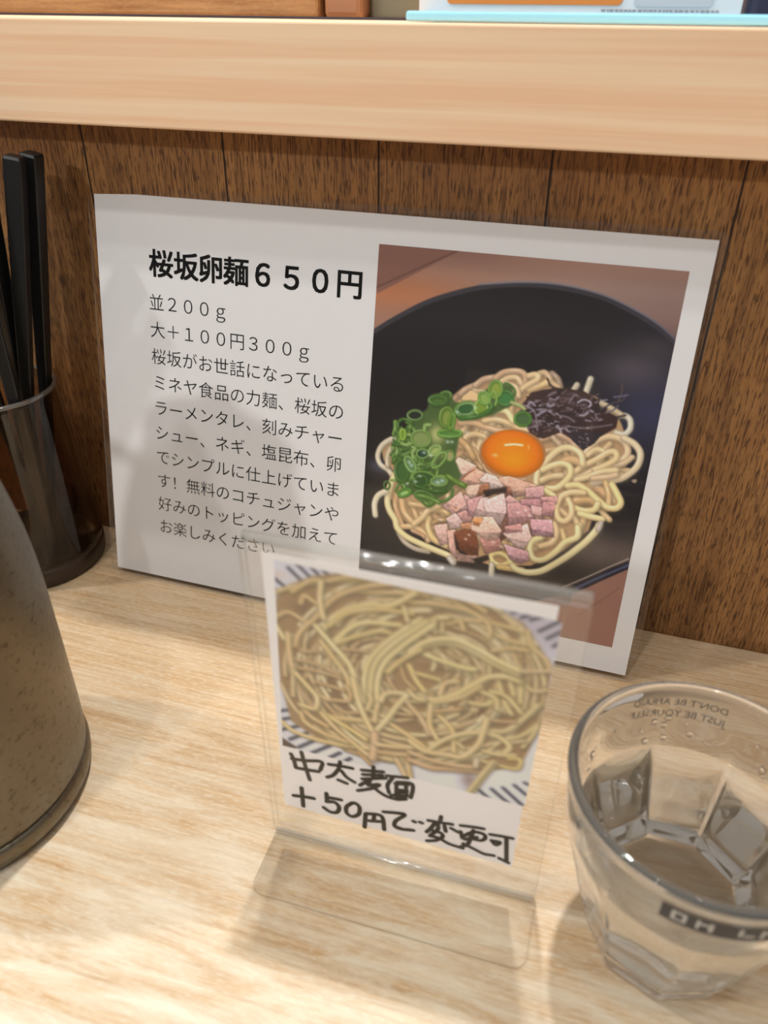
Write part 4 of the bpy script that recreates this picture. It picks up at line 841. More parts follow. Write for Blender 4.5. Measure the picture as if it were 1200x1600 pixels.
NOODLE_PHOTO="""
L|1.23|70,72,82|9,4.5 14.3,9.9
L|1.21|70,72,82|11.8,2.2 16.1,6.7
L|1.2|70,72,82|15.2,1 18.7,4.9
L|1.19|70,72,82|19.1,1.4 23.2,5.6
L|1.18|70,72,82|23.2,1.4 25.7,3.5
L|1.26|70,72,82|3.3,9.3 9.4,14.1
L|1.28|70,72,82|2.3,13.1 5,15.3
L|1.09|70,72,82|74.9,4 76.2,3.5
L|1.09|70,72,82|78,5.7 80.5,3.5
L|1.09|70,72,82|80.7,7 84.4,3.7
L|1.08|70,72,82|83.3,7.2 88.5,3.6
L|1.08|70,72,82|86.2,10.7 92.4,4.7
L|1.1|70,72,82|88.7,13 92.6,9
L|1.11|70,72,82|90.9,15.4 92.1,14.1
L|1.56|70,72,82|1,71.3 6.8,68.6
L|1.58|70,72,82|2.2,75.2 8.3,72.1
L|1.6|70,72,82|0.5,81.6 10,75.8
L|1.61|70,72,82|4,85.6 12.6,78.3
L|1.63|70,72,82|7.3,88.9 14.6,82.1
L|1.62|70,72,82|12.4,90.3 19.9,83.5
L|1.62|70,72,82|19.4,90.4 23.4,86.4
L|1.61|70,72,82|25.3,90.3 27.3,88.1
L|1.51|70,72,82|74.5,88.5 78.9,92.5
L|1.49|70,72,82|78.6,86.2 86,92.6
L|1.48|70,72,82|82.4,84.1 90.3,91.6
L|1.45|70,72,82|86,81.3 90.3,84.9
L|1.42|70,72,82|89.2,78.8 90.6,79.3
S|0.26|80,66,60|-1.2,84.4 7,89.4 -2.1,94.7
S|1.25|152,126,92|3.1,19.2 8.5,11.4 17.2,5.7 27.6,2.2 39.5,0.7 58.7,-0 70.1,3.2 81.7,8.9 88.3,18.4 91.7,28 91.9,36.1 90.9,47.9 89.2,60.6 87.1,70.9 80.1,75.4 72.7,79.4 62.8,81.3 49.1,82.8 30.3,84.9 15.8,82.2 5.2,75.5 2.4,56.8 2.2,35.9
B|1.2|110,88,66|19.5,51.8 29.6,58.1
B|1.2|110,88,66|21.4,60.5 32.9,64.9
B|1.2|110,88,66|44.2,59.8 55.3,64
B|1.2|110,88,66|60.4,34.2 70.6,35.4
B|1.2|110,88,66|75.2,19.4 81.2,22.9
B|1.2|110,88,66|59.7,64.2 70.8,66.9
B|1.2|110,88,66|14.3,20.5 19.5,24.5
B|1.2|110,88,66|39.6,28.8 47.9,30.4
B|1.2|110,88,66|73.8,50.4 82.4,55.1
N|1.56|212,196,150|67,55.8 63.2,57.8 59.4,59.1 55.7,59.7 52.1,59.7
N|1.64|216,202,160|61.3,43 60.2,45.3 58.6,47.6 56.6,49.6 54.2,51.3
N|1.91|194,170,126|18.1,38.7 20,35.3 22.1,32.2 24.5,29.5 27,27
N|1.52|184,158,118|12.4,38.5 13,33 14.4,27.4 16.7,21.9 19.8,16.6
N|1.5|212,196,150|27,32.1 28.3,29.2 30,26.5 31.9,24 34.2,21.6
N|1.37|216,202,160|59.2,28.9 59.8,30.3 60.2,31.8 60.4,33.2 60.3,34.7
N|1.39|212,196,150|68.8,23.9 70.2,25.2 71.5,26.7 72.7,28.4 73.8,30.2
N|1.72|216,202,160|51.5,47.5 50.5,47.4 49.6,47.1 48.8,46.7 48.1,46.3
N|1.35|204,184,140|76.8,19.8 77.6,23.2 77.9,26.6 77.7,30 77.2,33.2
N|2.04|216,202,160|16.4,49.5 17.5,46.5 18.7,43.7 20.2,41 21.9,38.6
N|1.45|212,196,150|34.9,29.9 37.1,28.7 39.2,27.8 41.3,27.1 43.4,26.8
N|1.36|204,184,140|64,18.3 66,18.8 67.9,19.6 69.8,20.7 71.6,21.9
N|1.94|212,196,150|76.3,47.3 72.8,51.8 68.6,55.6 64,58.6 59.2,60.5
N|1.71|204,184,140|57.2,42.7 57,43.9 56.6,45.1 56,46.3 55.3,47.5
N|1.88|194,170,126|60.3,25.8 61.1,27.2 61.8,28.7 62.2,30.2 62.3,31.8
N|1.55|216,202,160|35.2,60.2 32.5,59.3 30,58 27.7,56.3 25.7,54.3
N|1.88|194,170,126|69.9,46 69.5,48.5 68.7,51.2 67.7,53.9 66.2,56.6
N|1.32|212,196,150|35.8,13.7 40.6,10.4 45.9,7.9 51.5,6.1 57.3,5.3
N|1.87|204,184,140|41.8,30 42.8,28.4 44.1,26.8 45.6,25.3 47.4,24
N|1.46|184,158,118|69.9,41.4 70.5,43.6 70.8,46 70.8,48.6 70.5,51.4
N|1.94|194,170,126|49.4,59.8 47.4,61 45.4,62 43.1,62.9 40.8,63.5
N|1.41|204,184,140|39.2,39.5 40.1,37.8 41.2,36.5 42.4,35.3 43.7,34.4
N|1.89|204,184,140|70,55.3 66.5,58.4 62.7,61 58.6,63 54.4,64.3
N|1.53|194,170,126|62.5,51.6 61.1,54.1 59.3,56.6 57.1,59.1 54.5,61.3
N|1.92|216,202,160|73.2,50.9 70.6,56.3 66.8,61.6 61.9,66.3 56.1,70.3
N|1.24|204,184,140|62.7,10.2 65.1,11.2 67.4,12.3 69.5,13.7 71.5,15.2
N|1.35|204,184,140|62.3,9 67.4,10.3 72.1,12.4 76.4,15.4 80.1,19.3
N|1.64|184,158,118|49.3,51.7 47.6,51.7 46,51.6 44.5,51.2 43,50.6
N|1.52|216,202,160|28.9,22.7 31,20.3 33.3,18 35.8,15.9 38.6,14.1
N|2.11|184,158,118|37.3,77.3 32.5,76.3 28,74.6 23.9,72.3 20.2,69.4
N|1.57|204,184,140|33,37.8 35.1,34.7 37.5,32.2 40.2,30.3 42.9,29
N|1.78|212,196,150|63.3,39.8 63.2,42.3 62.6,45 61.5,47.7 59.9,50.3
N|1.43|212,196,150|77.9,18.1 80,20.7 81.8,23.6 83.3,26.8 84.5,30.2
N|1.92|184,158,118|39,48.4 37.3,46.7 35.9,44.6 35,42.2 34.6,39.5
N|1.38|194,170,126|17.8,28.1 20.4,23.9 23.4,20 26.8,16.4 30.6,13.3
N|1.7|212,196,150|64.3,10.1 68.8,12.2 72.8,15 76.2,18.6 78.9,22.8
N|1.89|204,184,140|79.3,60.8 75.4,64.2 71.2,67 66.8,69.3 62.2,71
N|1.82|212,196,150|11.7,59 10.4,55.7 9.5,52.2 9,48.6 8.8,45
N|1.93|194,170,126|24.8,35.9 25.7,33.6 26.7,31.3 27.9,29.2 29.3,27.1
N|1.4|204,184,140|60.6,38.4 61.4,39.9 62,41.7 62.3,43.8 62.2,46
N|1.45|216,202,160|76.4,35 76.2,37.3 75.8,39.6 75.2,41.9 74.4,44.2
N|1.85|184,158,118|32.8,35.2 32.8,33 33.1,30.8 33.7,28.5 34.6,26.3
N|1.5|216,202,160|28,49.1 26,45.9 24.6,42.1 24.1,37.9 24.4,33.4
N|1.66|204,184,140|30.6,60.7 30,58.3 29.7,55.9 29.6,53.6 29.8,51.3
N|1.56|184,158,118|20.4,64.6 18.8,59.5 18.1,54.3 18.4,49.2 19.4,44.2
N|1.7|212,196,150|78.1,10.9 81.6,13.3 84.8,16.2 87.7,19.5 90.2,23.4
N|1.92|216,202,160|17.7,61.1 16.9,56.9 16.6,52.6 17,48.4 17.8,44.3
N|1.29|204,184,140|34.5,10.5 40.8,7.8 47.2,6.1 53.6,5.5 59.7,6.1
N|1.64|204,184,140|81,16 84.5,21.5 86.9,27.7 88,34.7 87.8,42
N|1.92|194,170,126|56.7,55 53.6,55.9 50.5,56.3 47.5,56.1 44.8,55.5
N|1.69|194,170,126|25.7,40 27.7,35.4 30.4,31.4 33.6,28 37.2,25.3
N|1.65|204,184,140|73.3,27.6 73.4,30.4 73.1,33.1 72.6,35.8 71.7,38.4
N|1.81|204,184,140|39.2,46.9 38.9,45.9 38.8,44.9 38.7,44 38.7,43
N|1.51|212,196,150|81.7,14.8 85.8,20.1 88.8,26.3 90.6,33.3 91.1,41
N|1.88|216,202,160|28.2,36.9 30.3,34.4 32.5,32.3 34.8,30.5 37.1,29.1
N|1.61|194,170,126|73.6,41 72.4,44.9 70.5,48.6 68.1,52.1 65.1,55.3
N|1.64|194,170,126|43.7,27.8 44.5,27 45.5,26.3 46.4,25.7 47.5,25.1
N|1.95|216,202,160|15.3,60.3 15.5,57 16,53.9 16.7,50.9 17.7,48
N|1.65|184,158,118|51,48.9 50,48.7 49.1,48.5 48.3,48.2 47.5,47.8
N|1.28|212,196,150|66.4,24.5 67.7,25.8 68.9,27.2 69.8,28.8 70.7,30.6
N|1.82|194,170,126|34,52.8 33.8,50.2 33.9,47.7 34.3,45.3 35.1,43.1
N|1.4|184,158,118|53,0.9 57.5,0.7 62,0.9 66.4,1.7 70.7,2.9
N|2.24|184,158,118|56.4,78.9 49.1,82.1 41.4,84.1 33.3,84.7 25.3,83.8
N|1.84|216,202,160|55.8,44.3 55,44.7 54.2,45.1 53.4,45.4 52.5,45.6
N|1.89|204,184,140|23.9,50.7 24.2,46 25.3,41.5 27.1,37.4 29.5,33.8
N|1.8|204,184,140|47.8,74.3 42,74.2 36.5,73.2 31.5,71.2 27,68.3
N|1.3|194,170,126|59.4,23.1 60.2,24.1 60.8,25.2 61.3,26.4 61.7,27.6
N|1.9|216,202,160|79.5,66.1 76,69.3 72.2,72.2 68.2,74.7 64,76.7
N|1.52|204,184,140|40.5,60 38.9,59.1 37.4,58 36,56.8 34.9,55.5
N|1.82|194,170,126|65.6,28.1 66.8,29.5 67.9,31 68.8,32.6 69.5,34.5
N|1.93|184,158,118|42.2,60.3 38.4,60 34.7,59 31.3,57.3 28.3,54.9
N|2.13|204,184,140|63.2,70.2 57.7,74.1 51.5,77.3 44.8,79.4 37.8,80.4
N|1.79|204,184,140|38.1,45.6 36.9,43.6 36.1,41.2 35.8,38.7 36.1,36
N|1.94|184,158,118|33.2,53.5 31.6,51.2 30.5,48.5 29.8,45.7 29.6,42.8
N|1.8|184,158,118|83.8,22.4 85,26.3 85.6,30.4 85.7,34.7 85.4,39
N|1.79|194,170,126|54.5,27.8 55.8,28.2 57,28.8 58.2,29.5 59.2,30.4
N|1.4|194,170,126|60.3,28.8 61.8,30 63,31.5 64,33.2 64.7,35.1
N|1.56|216,202,160|11.2,27.8 13.4,24 15.9,20.4 18.7,17.1 21.8,14
N|1.57|212,196,150|34,17.9 37.8,15.9 41.6,14.5 45.3,13.5 49.1,13.1
N|1.43|194,170,126|69.2,22.7 70.4,25.3 71.2,28.1 71.6,30.9 71.6,33.7
N|1.93|184,158,118|68.4,31.9 69.2,35.1 69.4,38.5 68.9,42 67.7,45.6
N|1.7|204,184,140|82,24.4 83.9,28.6 85,33.2 85.6,38.2 85.3,43.5
N|1.92|204,184,140|18.9,50.9 19.8,47.4 20.9,44.1 22.4,41 24.1,38.2
N|1.84|212,196,150|64.9,28.2 67.2,30.1 69.2,32.6 70.8,35.7 71.7,39.3
N|1.56|204,184,140|63.6,34.5 63.1,35.9 62.5,37.1 61.8,38.3 61,39.4
N|1.81|204,184,140|54.9,45.2 53.2,45.9 51.6,46.2 50,46.3 48.6,46
N|1.8|212,196,150|14.5,51.3 14.5,45.1 15.7,38.9 17.8,33 20.9,27.6
N|1.85|204,184,140|45.3,54.8 43.7,54 42.3,53 41.1,51.8 40.1,50.6
N|1.47|212,196,150|38.6,57 36.7,54 35.5,50.9 35.1,47.6 35.4,44.5
N|1.36|204,184,140|70.6,16.2 74.5,18.5 78,21.6 81,25.5 83.3,30.1
N|1.79|204,184,140|65,29.7 66.2,31.5 67.2,33.5 67.9,35.7 68.3,38.1
N|1.97|194,170,126|40.3,40.6 39.1,39.7 38.1,38.5 37.2,37 36.6,35.3
N|1.87|204,184,140|20.6,23.6 25.6,18.5 31.1,14.3 36.9,11.2 42.9,9.1
N|1.96|212,196,150|63.5,60.3 60,63.2 56,65.7 51.7,67.6 47.1,68.8
N|2.04|204,184,140|78.8,43.9 77.1,49.7 74.4,55.3 70.5,60.7 65.7,65.5
N|1.83|212,196,150|55.8,26.5 57.7,27.5 59.4,28.9 60.7,30.6 61.6,32.5
N|1.99|216,202,160|34,68.6 28.8,66.5 24.2,63.3 20.4,59.1 17.7,54.1
N|1.85|216,202,160|59.8,43.8 59.5,45.9 58.9,48.2 57.8,50.5 56.2,52.8
N|1.75|204,184,140|44.8,50.1 43.5,49.5 42.2,48.7 41.1,47.7 40.2,46.6
N|1.88|184,158,118|40.8,81.1 36.5,79.5 32.6,77.4 29.2,74.8 26.3,71.9
N|1.53|204,184,140|63,32.3 64.4,33.3 65.7,34.5 66.8,36 67.8,37.7
N|1.85|216,202,160|86.6,46.4 84.6,50.1 82.3,53.7 79.6,57 76.7,60
N|1.94|184,158,118|90.1,32.8 91,39.5 90.8,46.7 89.4,54.2 86.6,61.9
N|1.87|212,196,150|72.3,67.5 68,70.5 63.4,72.9 58.6,74.8 53.7,76
N|1.84|216,202,160|58.7,39.7 58.6,40.7 58.4,41.7 58,42.7 57.6,43.7
N|1.49|216,202,160|68.3,3.9 73.4,5.8 78.2,8.5 82.5,12 86.2,16.2
N|1.89|184,158,118|58.9,42.8 57.3,43.9 55.6,44.7 54,45.1 52.5,45.2
N|1.51|212,196,150|77.2,37.6 75.8,41 74,44.2 71.9,47 69.4,49.5
N|1.78|212,196,150|41.2,58.8 38.7,56.8 36.7,54.4 35.3,51.7 34.5,48.9
N|1.47|184,158,118|61.8,33.7 61.3,34.9 60.7,36 60.1,36.9 59.3,37.8
N|1.72|212,196,150|55.2,47.3 54,47.3 52.8,47.2 51.7,46.9 50.8,46.5
N|1.56|184,158,118|39.8,50.1 39.5,48.8 39.3,47.5 39.2,46.3 39.3,45.1
N|1.45|216,202,160|9.2,46.4 10.9,39.8 13.5,33.5 17,27.9 21.1,22.9
N|1.6|204,184,140|29.5,48.5 29.9,44.9 30.8,41.5 32.2,38.5 34,35.8
N|1.31|194,170,126|41.6,15 45.1,12.8 48.8,11.1 52.9,9.9 57,9.2
N|1.67|204,184,140|25.3,29.4 27.8,24 31.4,19 35.9,14.6 41.3,10.9
N|1.38|204,184,140|54.2,8.5 57,8.5 59.7,8.6 62.4,9 65.1,9.6
N|1.9|194,170,126|54.4,45.1 53.2,46.5 51.7,47.6 49.9,48.6 47.9,49.2
N|2.1|212,196,150|42.7,62.1 40.4,61.9 38.1,61.5 35.9,60.8 33.8,59.9
N|1.65|184,158,118|66.1,30.6 66,33.3 65.4,36 64.5,38.4 63.2,40.6
N|1.69|194,170,126|70.1,54.2 67.1,57.1 63.8,59.6 60.2,61.7 56.4,63.2
N|1.97|184,158,118|27,43 27.7,40.9 28.5,38.9 29.5,37 30.6,35.3
N|1.48|184,158,118|70.8,33.4 71.9,37 72.3,41 71.8,45.4 70.5,50
N|1.71|194,170,126|45.5,22 49,21.3 52.4,21.2 55.6,21.8 58.5,22.9
N|1.37|212,196,150|47.3,24.3 50.1,24.1 52.7,24.3 55.1,25 57.2,26.1
N|1.65|204,184,140|18.9,50.3 17.6,47.2 16.7,43.8 16.2,40.3 16.2,36.6
N|1.61|212,196,150|56,30.7 56.2,31.9 56.2,33 55.9,34.1 55.6,35.2
N|1.83|194,170,126|15.4,66.3 12.4,61.5 10.3,56.1 9.1,50.4 9,44.5
N|1.58|184,158,118|60.6,15.5 64.6,16.2 68.5,17.6 72.2,19.7 75.5,22.6
N|1.81|212,196,150|43.1,82.4 35.3,82.9 27.7,81.8 20.5,79.2 14.1,75.2
N|1.9|204,184,140|9.9,57.7 8.2,53.8 7,49.7 6.3,45.3 6.1,40.8
N|1.45|194,170,126|41.7,46.8 40.2,45.9 38.9,44.7 37.7,43.2 36.9,41.4
N|2.19|184,158,118|35.2,75.5 31.6,74.5 28.3,73.1 25.1,71.4 22.2,69.2
N|1.76|212,196,150|77.9,64.6 72.7,70.1 66.7,75 59.9,78.9 52.6,81.7
N|1.38|184,158,118|32.1,29.3 34,28.1 36,27.1 37.9,26.4 39.8,25.8
N|2.15|204,184,140|48.7,70.7 43.8,71.2 38.9,71 34.2,70 29.9,68.3
N|1.47|212,196,150|67.5,49.3 66.2,50.8 64.8,52.2 63.3,53.5 61.7,54.6
N|1.92|204,184,140|66.7,50.4 63.8,53.1 60.5,55.3 57,56.8 53.5,57.8
N|1.77|184,158,118|50.8,57 48.3,56.2 46.2,55.1 44.5,53.7 43.1,52
N|1.67|212,196,150|55.4,29.4 56.9,30.1 58.2,31 59.4,32.2 60.3,33.6
N|1.74|204,184,140|85.9,47.7 84.5,51.8 82.7,56 80.4,60 77.7,63.9
N|1.62|216,202,160|18.3,16.4 21.4,12.9 24.8,9.7 28.4,6.8 32.3,4.3
N|1.79|194,170,126|19.5,38.3 21.2,34 23.5,30 26.2,26.4 29.3,23.2
N|1.86|204,184,140|25.3,43.6 25.2,41.1 25.4,38.6 25.9,36.1 26.7,33.7
N|1.48|204,184,140|62.6,50.6 61.5,52 60.4,53.3 59.1,54.5 57.7,55.7
N|1.62|194,170,126|25.8,48.3 24.3,46.8 23,45.1 21.8,43.2 20.8,41.1
N|1.52|212,196,150|38.8,29.5 40.8,28 43,26.8 45.1,25.9 47.3,25.4
N|1.37|212,196,150|26.5,25.7 30.2,22.2 34.1,19.4 38.2,17.3 42.4,15.7
N|1.7|184,158,118|48.2,58.8 45.2,58.6 42.4,57.9 39.8,56.7 37.5,55.1
N|1.72|204,184,140|40.9,32.5 41.8,30.9 42.9,29.4 44.3,27.9 45.8,26.6
N|1.91|204,184,140|60.3,55.3 56.2,56.6 52.3,57 48.6,56.6 45.4,55.5
N|1.32|212,196,150|34.9,25.8 36.3,24.2 37.9,22.8 39.5,21.5 41.3,20.3
N|1.51|184,158,118|74,12.1 76.8,14.5 79.3,17.3 81.4,20.5 83.1,23.9
N|1.85|216,202,160|67.6,42 67.4,44.5 66.9,47.1 65.9,49.7 64.6,52.4
N|1.48|216,202,160|42.2,43.1 42,41.8 42,40.5 42.3,39.2 42.7,38
N|1.6|184,158,118|31.3,46.5 30.8,44.5 30.6,42.5 30.7,40.4 31,38.3
N|1.94|204,184,140|12.4,69.1 10.2,63.8 9,58.2 8.6,52.6 9.1,46.9
N|1.63|216,202,160|71.7,15.2 75.7,18.5 79.1,22.6 81.7,27.4 83.3,33
N|2.04|204,184,140|37.4,45.4 36.4,43.4 35.8,41.3 35.7,38.9 35.9,36.5
N|1.33|194,170,126|61.9,27.1 64.7,28.5 67.1,30.6 69.1,33.4 70.5,36.9
N|1.74|204,184,140|25,82.9 17.1,78.8 10.5,72.9 5.7,65.5 2.7,57.1
N|2.21|204,184,140|47,83.5 39,83.6 31.4,82.1 24.5,79.1 18.6,74.8
N|1.51|212,196,150|65.7,27.2 66.7,30.1 67.1,33.1 66.9,36.2 66.2,39.2
N|1.6|204,184,140|63.7,61.1 61.8,62.6 59.8,63.9 57.6,65.1 55.4,66.1
N|1.66|194,170,126|51.1,26.4 52.2,26.9 53.2,27.5 54.1,28.2 54.8,29
N|1.39|216,202,160|53.3,7.2 58.3,7.4 63.1,8.3 67.6,9.9 71.7,12.2
N|1.63|212,196,150|64.9,73.7 60.2,76.7 55,79.2 49.6,81 44.1,82.1
N|1.88|194,170,126|66.1,49.3 63.5,51.9 60.6,54.1 57.4,55.7 54.1,56.8
N|1.6|212,196,150|64.9,52.5 62.7,54.6 60.4,56.5 57.8,58.1 55.1,59.4
N|1.4|184,158,118|76.9,14.1 78.5,16 80,17.9 81.3,20 82.4,22.2
N|1.94|204,184,140|40.6,34.4 41.9,32.9 43.3,31.6 44.9,30.6 46.5,29.8
N|1.58|204,184,140|26,53.3 23.9,49.3 22.7,44.9 22.3,40.1 22.9,35.1
N|2.25|194,170,126|34.4,73.8 30.6,71.6 27.3,68.8 24.5,65.7 22.3,62.2
N|2.13|216,202,160|30.3,62.8 27.3,58.6 25.3,54 24.4,49 24.6,44
N|1.55|194,170,126|75.1,16.3 78.4,19.6 81,23.6 83,28.1 84.3,33.1
N|2|212,196,150|57.7,65.2 53.1,66.8 48.3,67.8 43.6,67.9 39.1,67.3
N|1.96|184,158,118|12.1,51.3 13,44.9 15,38.8 17.8,33.3 21.2,28.4
N|1.61|194,170,126|60.6,43.7 59.8,45 58.9,46.2 57.8,47.4 56.7,48.4
N|1.76|212,196,150|58.4,73.2 53.9,75.9 49.1,78.1 44,79.7 38.7,80.7
N|1.66|184,158,118|21.5,72.8 16.8,69 13,64.3 10.1,58.9 8.3,52.9
N|1.33|216,202,160|51.9,19.1 55.3,18.4 58.8,18.4 62.4,18.9 65.8,20
N|1.62|204,184,140|55,0.6 62,1.4 68.4,3.3 74.3,6.4 79.3,10.5
N|1.89|184,158,118|60.1,39.2 59.8,40.7 59.2,42.1 58.5,43.6 57.5,44.9
N|1.9|194,170,126|4.6,52.5 4.8,47.4 5.6,42.3 7,37.4 8.9,32.6
N|1.61|184,158,118|64.6,36.9 64.2,39.2 63.4,41.4 62.3,43.5 60.9,45.5
N|1.86|194,170,126|20.8,47 20.7,43.4 21.1,39.8 21.9,36.3 23.2,32.8
N|1.33|184,158,118|67.4,16.7 70.4,17.7 73.4,19.2 76.2,21.2 78.8,23.6
N|1.51|204,184,140|65.1,28.3 65.6,29.7 65.9,31.2 66.1,32.7 66.1,34.1
N|1.75|212,196,150|22,73.3 19.6,69.6 17.8,65.7 16.6,61.6 15.9,57.5
N|1.78|216,202,160|29.9,49.3 27.9,46.3 26.5,42.7 25.8,38.7 26,34.4
N|1.42|204,184,140|58,22.8 59.8,23.4 61.5,24.2 63.1,25.3 64.5,26.5
N|1.55|194,170,126|55.8,54.3 52.8,56.3 49.4,57.8 45.7,58.7 41.8,58.9
N|2.07|184,158,118|26.6,69.5 21.9,65.6 18.2,60.7 15.7,55.1 14.4,48.9
N|1.21|194,170,126|59.5,5.2 63.3,6.6 66.7,8.4 69.8,10.6 72.6,13.1
N|1.84|204,184,140|31.6,18.9 33.4,17.4 35.3,16 37.3,14.8 39.4,13.7
N|1.97|204,184,140|56.3,45.7 55.1,46.3 53.8,46.8 52.5,47.2 51.3,47.3
N|1.56|216,202,160|63.7,43.5 61.2,45.6 58.6,47 55.9,47.8 53.5,47.9
N|1.74|194,170,126|68.1,37.2 68.1,39.9 67.6,42.6 66.8,45.4 65.5,48.2
N|1.61|204,184,140|35.2,16.8 37.1,15.3 39.2,13.8 41.3,12.6 43.5,11.4
N|1.53|194,170,126|34.6,47.8 34.2,44.8 34.4,41.8 35.2,39 36.4,36.3
N|1.43|212,196,150|61.8,7.5 67.2,8.9 72.2,11.3 76.7,14.6 80.5,18.7
N|1.8|212,196,150|23.4,30.8 27,26 31.3,22 35.9,18.8 40.8,16.6
N|1.7|194,170,126|64.7,38.9 63.4,41.6 61.8,43.9 59.8,45.9 57.5,47.4
N|1.81|216,202,160|37.9,19.6 41.2,16.6 45,14.1 49.3,12.1 53.8,10.8
N|1.92|194,170,126|54.9,50 53.3,49.9 51.8,49.5 50.5,48.9 49.4,48.2
N|1.91|216,202,160|56.5,46.2 55.6,47.4 54.6,48.6 53.5,49.7 52.1,50.6
N|1.51|184,158,118|18.4,48.6 17.3,42.9 17.5,36.7 19,30.4 21.7,24.3
N|1.44|184,158,118|59,2.6 63.2,4.1 66.9,6 70.3,8.3 73.2,11
N|1.94|184,158,118|33,56.4 30.3,53.8 28.1,50.6 26.6,47 25.9,43.1
N|1.84|184,158,118|56.1,45.9 55.4,47.4 54.5,49 53.2,50.5 51.7,51.9
N|1.61|204,184,140|59.4,11.3 64.4,11.7 69.2,12.9 73.8,15 78,18
N|1.35|216,202,160|82.7,30.6 82.2,36.2 80.7,41.7 78.3,46.9 75.1,51.7
N|1.7|194,170,126|65,30.1 64.8,32 64.4,33.8 63.8,35.6 63,37.1
N|1.67|204,184,140|56.9,21.4 60.1,21.4 63.2,22.1 66.3,23.4 69.1,25.3
N|1.64|216,202,160|20.6,55.1 18.6,50 17.6,44.5 17.9,38.7 19.2,32.8
N|1.57|204,184,140|72.1,18 73.6,19.5 75,21.1 76.3,22.9 77.4,24.8
N|1.85|216,202,160|35.3,80.8 31.5,78.7 28.2,76.2 25.3,73.4 22.9,70.2
N|1.3|194,170,126|73.4,17.7 74.8,19.7 76,21.8 76.9,24 77.7,26.3
N|1.34|216,202,160|43,5.5 46.1,4.8 49.2,4.2 52.3,3.9 55.3,3.9
N|1.33|194,170,126|52.4,0.4 56.6,0.3 60.7,0.6 64.8,1.4 68.6,2.5
N|1.88|216,202,160|76.4,47.4 75.6,50.2 74.5,53 73.2,55.8 71.5,58.6
N|1.76|204,184,140|38.2,30.8 40.5,29.1 42.8,27.8 45.2,26.9 47.5,26.4
N|1.48|194,170,126|35.5,18.1 37.7,15.9 40.1,13.9 42.7,12.1 45.6,10.5
N|1.9|184,158,118|25.5,44.2 26.1,40.2 27.4,36.3 29.2,32.7 31.5,29.5
N|1.75|204,184,140|15,53.3 13.1,48 12.2,42.2 12.5,36.1 13.8,29.9
N|1.5|194,170,126|75.8,35.7 76.1,38.9 76,42.3 75.4,45.8 74.4,49.4
N|1.79|184,158,118|82.5,27.6 82.9,32.5 82.6,37.5 81.5,42.5 79.7,47.4
N|1.63|216,202,160|62.3,3 65.4,3.3 68.5,3.8 71.6,4.6 74.5,5.7
N|1.41|204,184,140|39.1,41 39.7,39.4 40.6,37.9 41.6,36.7 42.8,35.7
N|1.49|216,202,160|66.1,13.2 70.1,15.2 73.7,17.9 76.7,21.3 79.2,25.3
N|1.63|212,196,150|62.7,50.1 60.9,52.2 58.7,54.1 56.4,55.7 53.8,57
N|1.7|204,184,140|40.9,51.7 39.3,49.5 38.4,47.1 38,44.6 38.1,42.1
N|1.4|184,158,118|34,35.4 34.9,33.1 36.1,30.9 37.6,28.9 39.3,27.1
N|1.82|216,202,160|37.5,36.4 39.3,34.2 41.4,32.4 43.6,31.2 45.8,30.5
N|1.64|216,202,160|32.6,41.7 32.8,39.6 33.2,37.5 33.9,35.5 34.8,33.5
N|1.49|194,170,126|27.9,52.4 27.4,48.6 27.6,44.8 28.4,41.1 29.7,37.7
N|1.9|184,158,118|56.1,29.3 57.4,30 58.6,30.9 59.6,32 60.4,33.3
N|1.41|204,184,140|60.3,29.8 61.2,30.5 62.2,31.3 63,32.1 63.8,33.2
N|1.58|204,184,140|24.4,24.5 25.8,21.7 27.5,19.1 29.4,16.6 31.6,14.2
N|1.62|216,202,160|61,38.4 60.1,40 59,41.3 57.8,42.4 56.5,43.3
N|1.86|200,176,126|-0.8,19.1 8.4,12.7 21.3,7.3 37.5,3.1 51.2,4.3
N|1.79|200,176,126|20.5,7.4 29.6,3.4 41.5,1.7 53.1,2.4
N|1.81|200,176,126|23.6,10.7 33.5,8.4 45.4,6.1 53.2,5.3
N|1.9|200,176,126|9.6,14 16.3,7.9 20.5,7.4
N|1.95|200,176,126|12.3,18 13.8,14.6 17.5,16.8
N|1.73|204,180,130|47.4,4.7 55,3.4 63.4,3.9 70.4,7
N|1.76|204,180,130|47.5,9.1 55.2,7.8 64.8,7.9 70.6,10.4
N|1.75|204,180,130|59.4,14.7 65,11.8 72.2,11 82,12
N|1.76|204,180,130|72.5,14.9 78.7,16.4 84.4,16.9
N|1.78|204,180,130|73.5,21.9 79,19.4 83.9,19.1
N|1.76|204,180,130|70.6,10.4 72.4,14 71.9,17.1
N|1.78|204,180,130|63.2,12.3 64.5,16
N|1.75|204,180,130|83.1,11.7 84.7,16.8 89.8,21.6 91,25.5
N|1.67|204,184,136|84.2,32.8 87.5,35.2 91.2,33.5
N|1.92|204,184,136|87.9,45.9 90.4,39.9
N|1.83|186,158,116|8.5,43.5 16.2,43.8 24.2,46.2
N|1.85|186,158,116|9.6,47.4 17.4,47 25.1,47.8
N|1.87|186,158,116|15.8,52.3 22.2,52.9 25.8,53.6
N|1.72|186,158,116|25.4,34.3 34.9,32.9
N|1.79|186,158,116|10.9,33.7 11.1,38.8 17.4,37.6
N|1.76|186,158,116|40.1,38.8 42.3,45.7 45.3,49.6
N|1.72|186,158,116|45.1,35.7 46.9,42 50.4,45.7
N|2.14|216,200,146|23.4,31.5 28.3,24.7 34.2,20.6 44.9,18.9
N|1.97|206,186,130|22.9,32.7 29,28.4 37.5,23.4 41.6,22.9
N|2.17|214,194,140|20.1,26.8 22.4,21.9 27.6,17 35.5,13 41.5,12 49.3,5.2
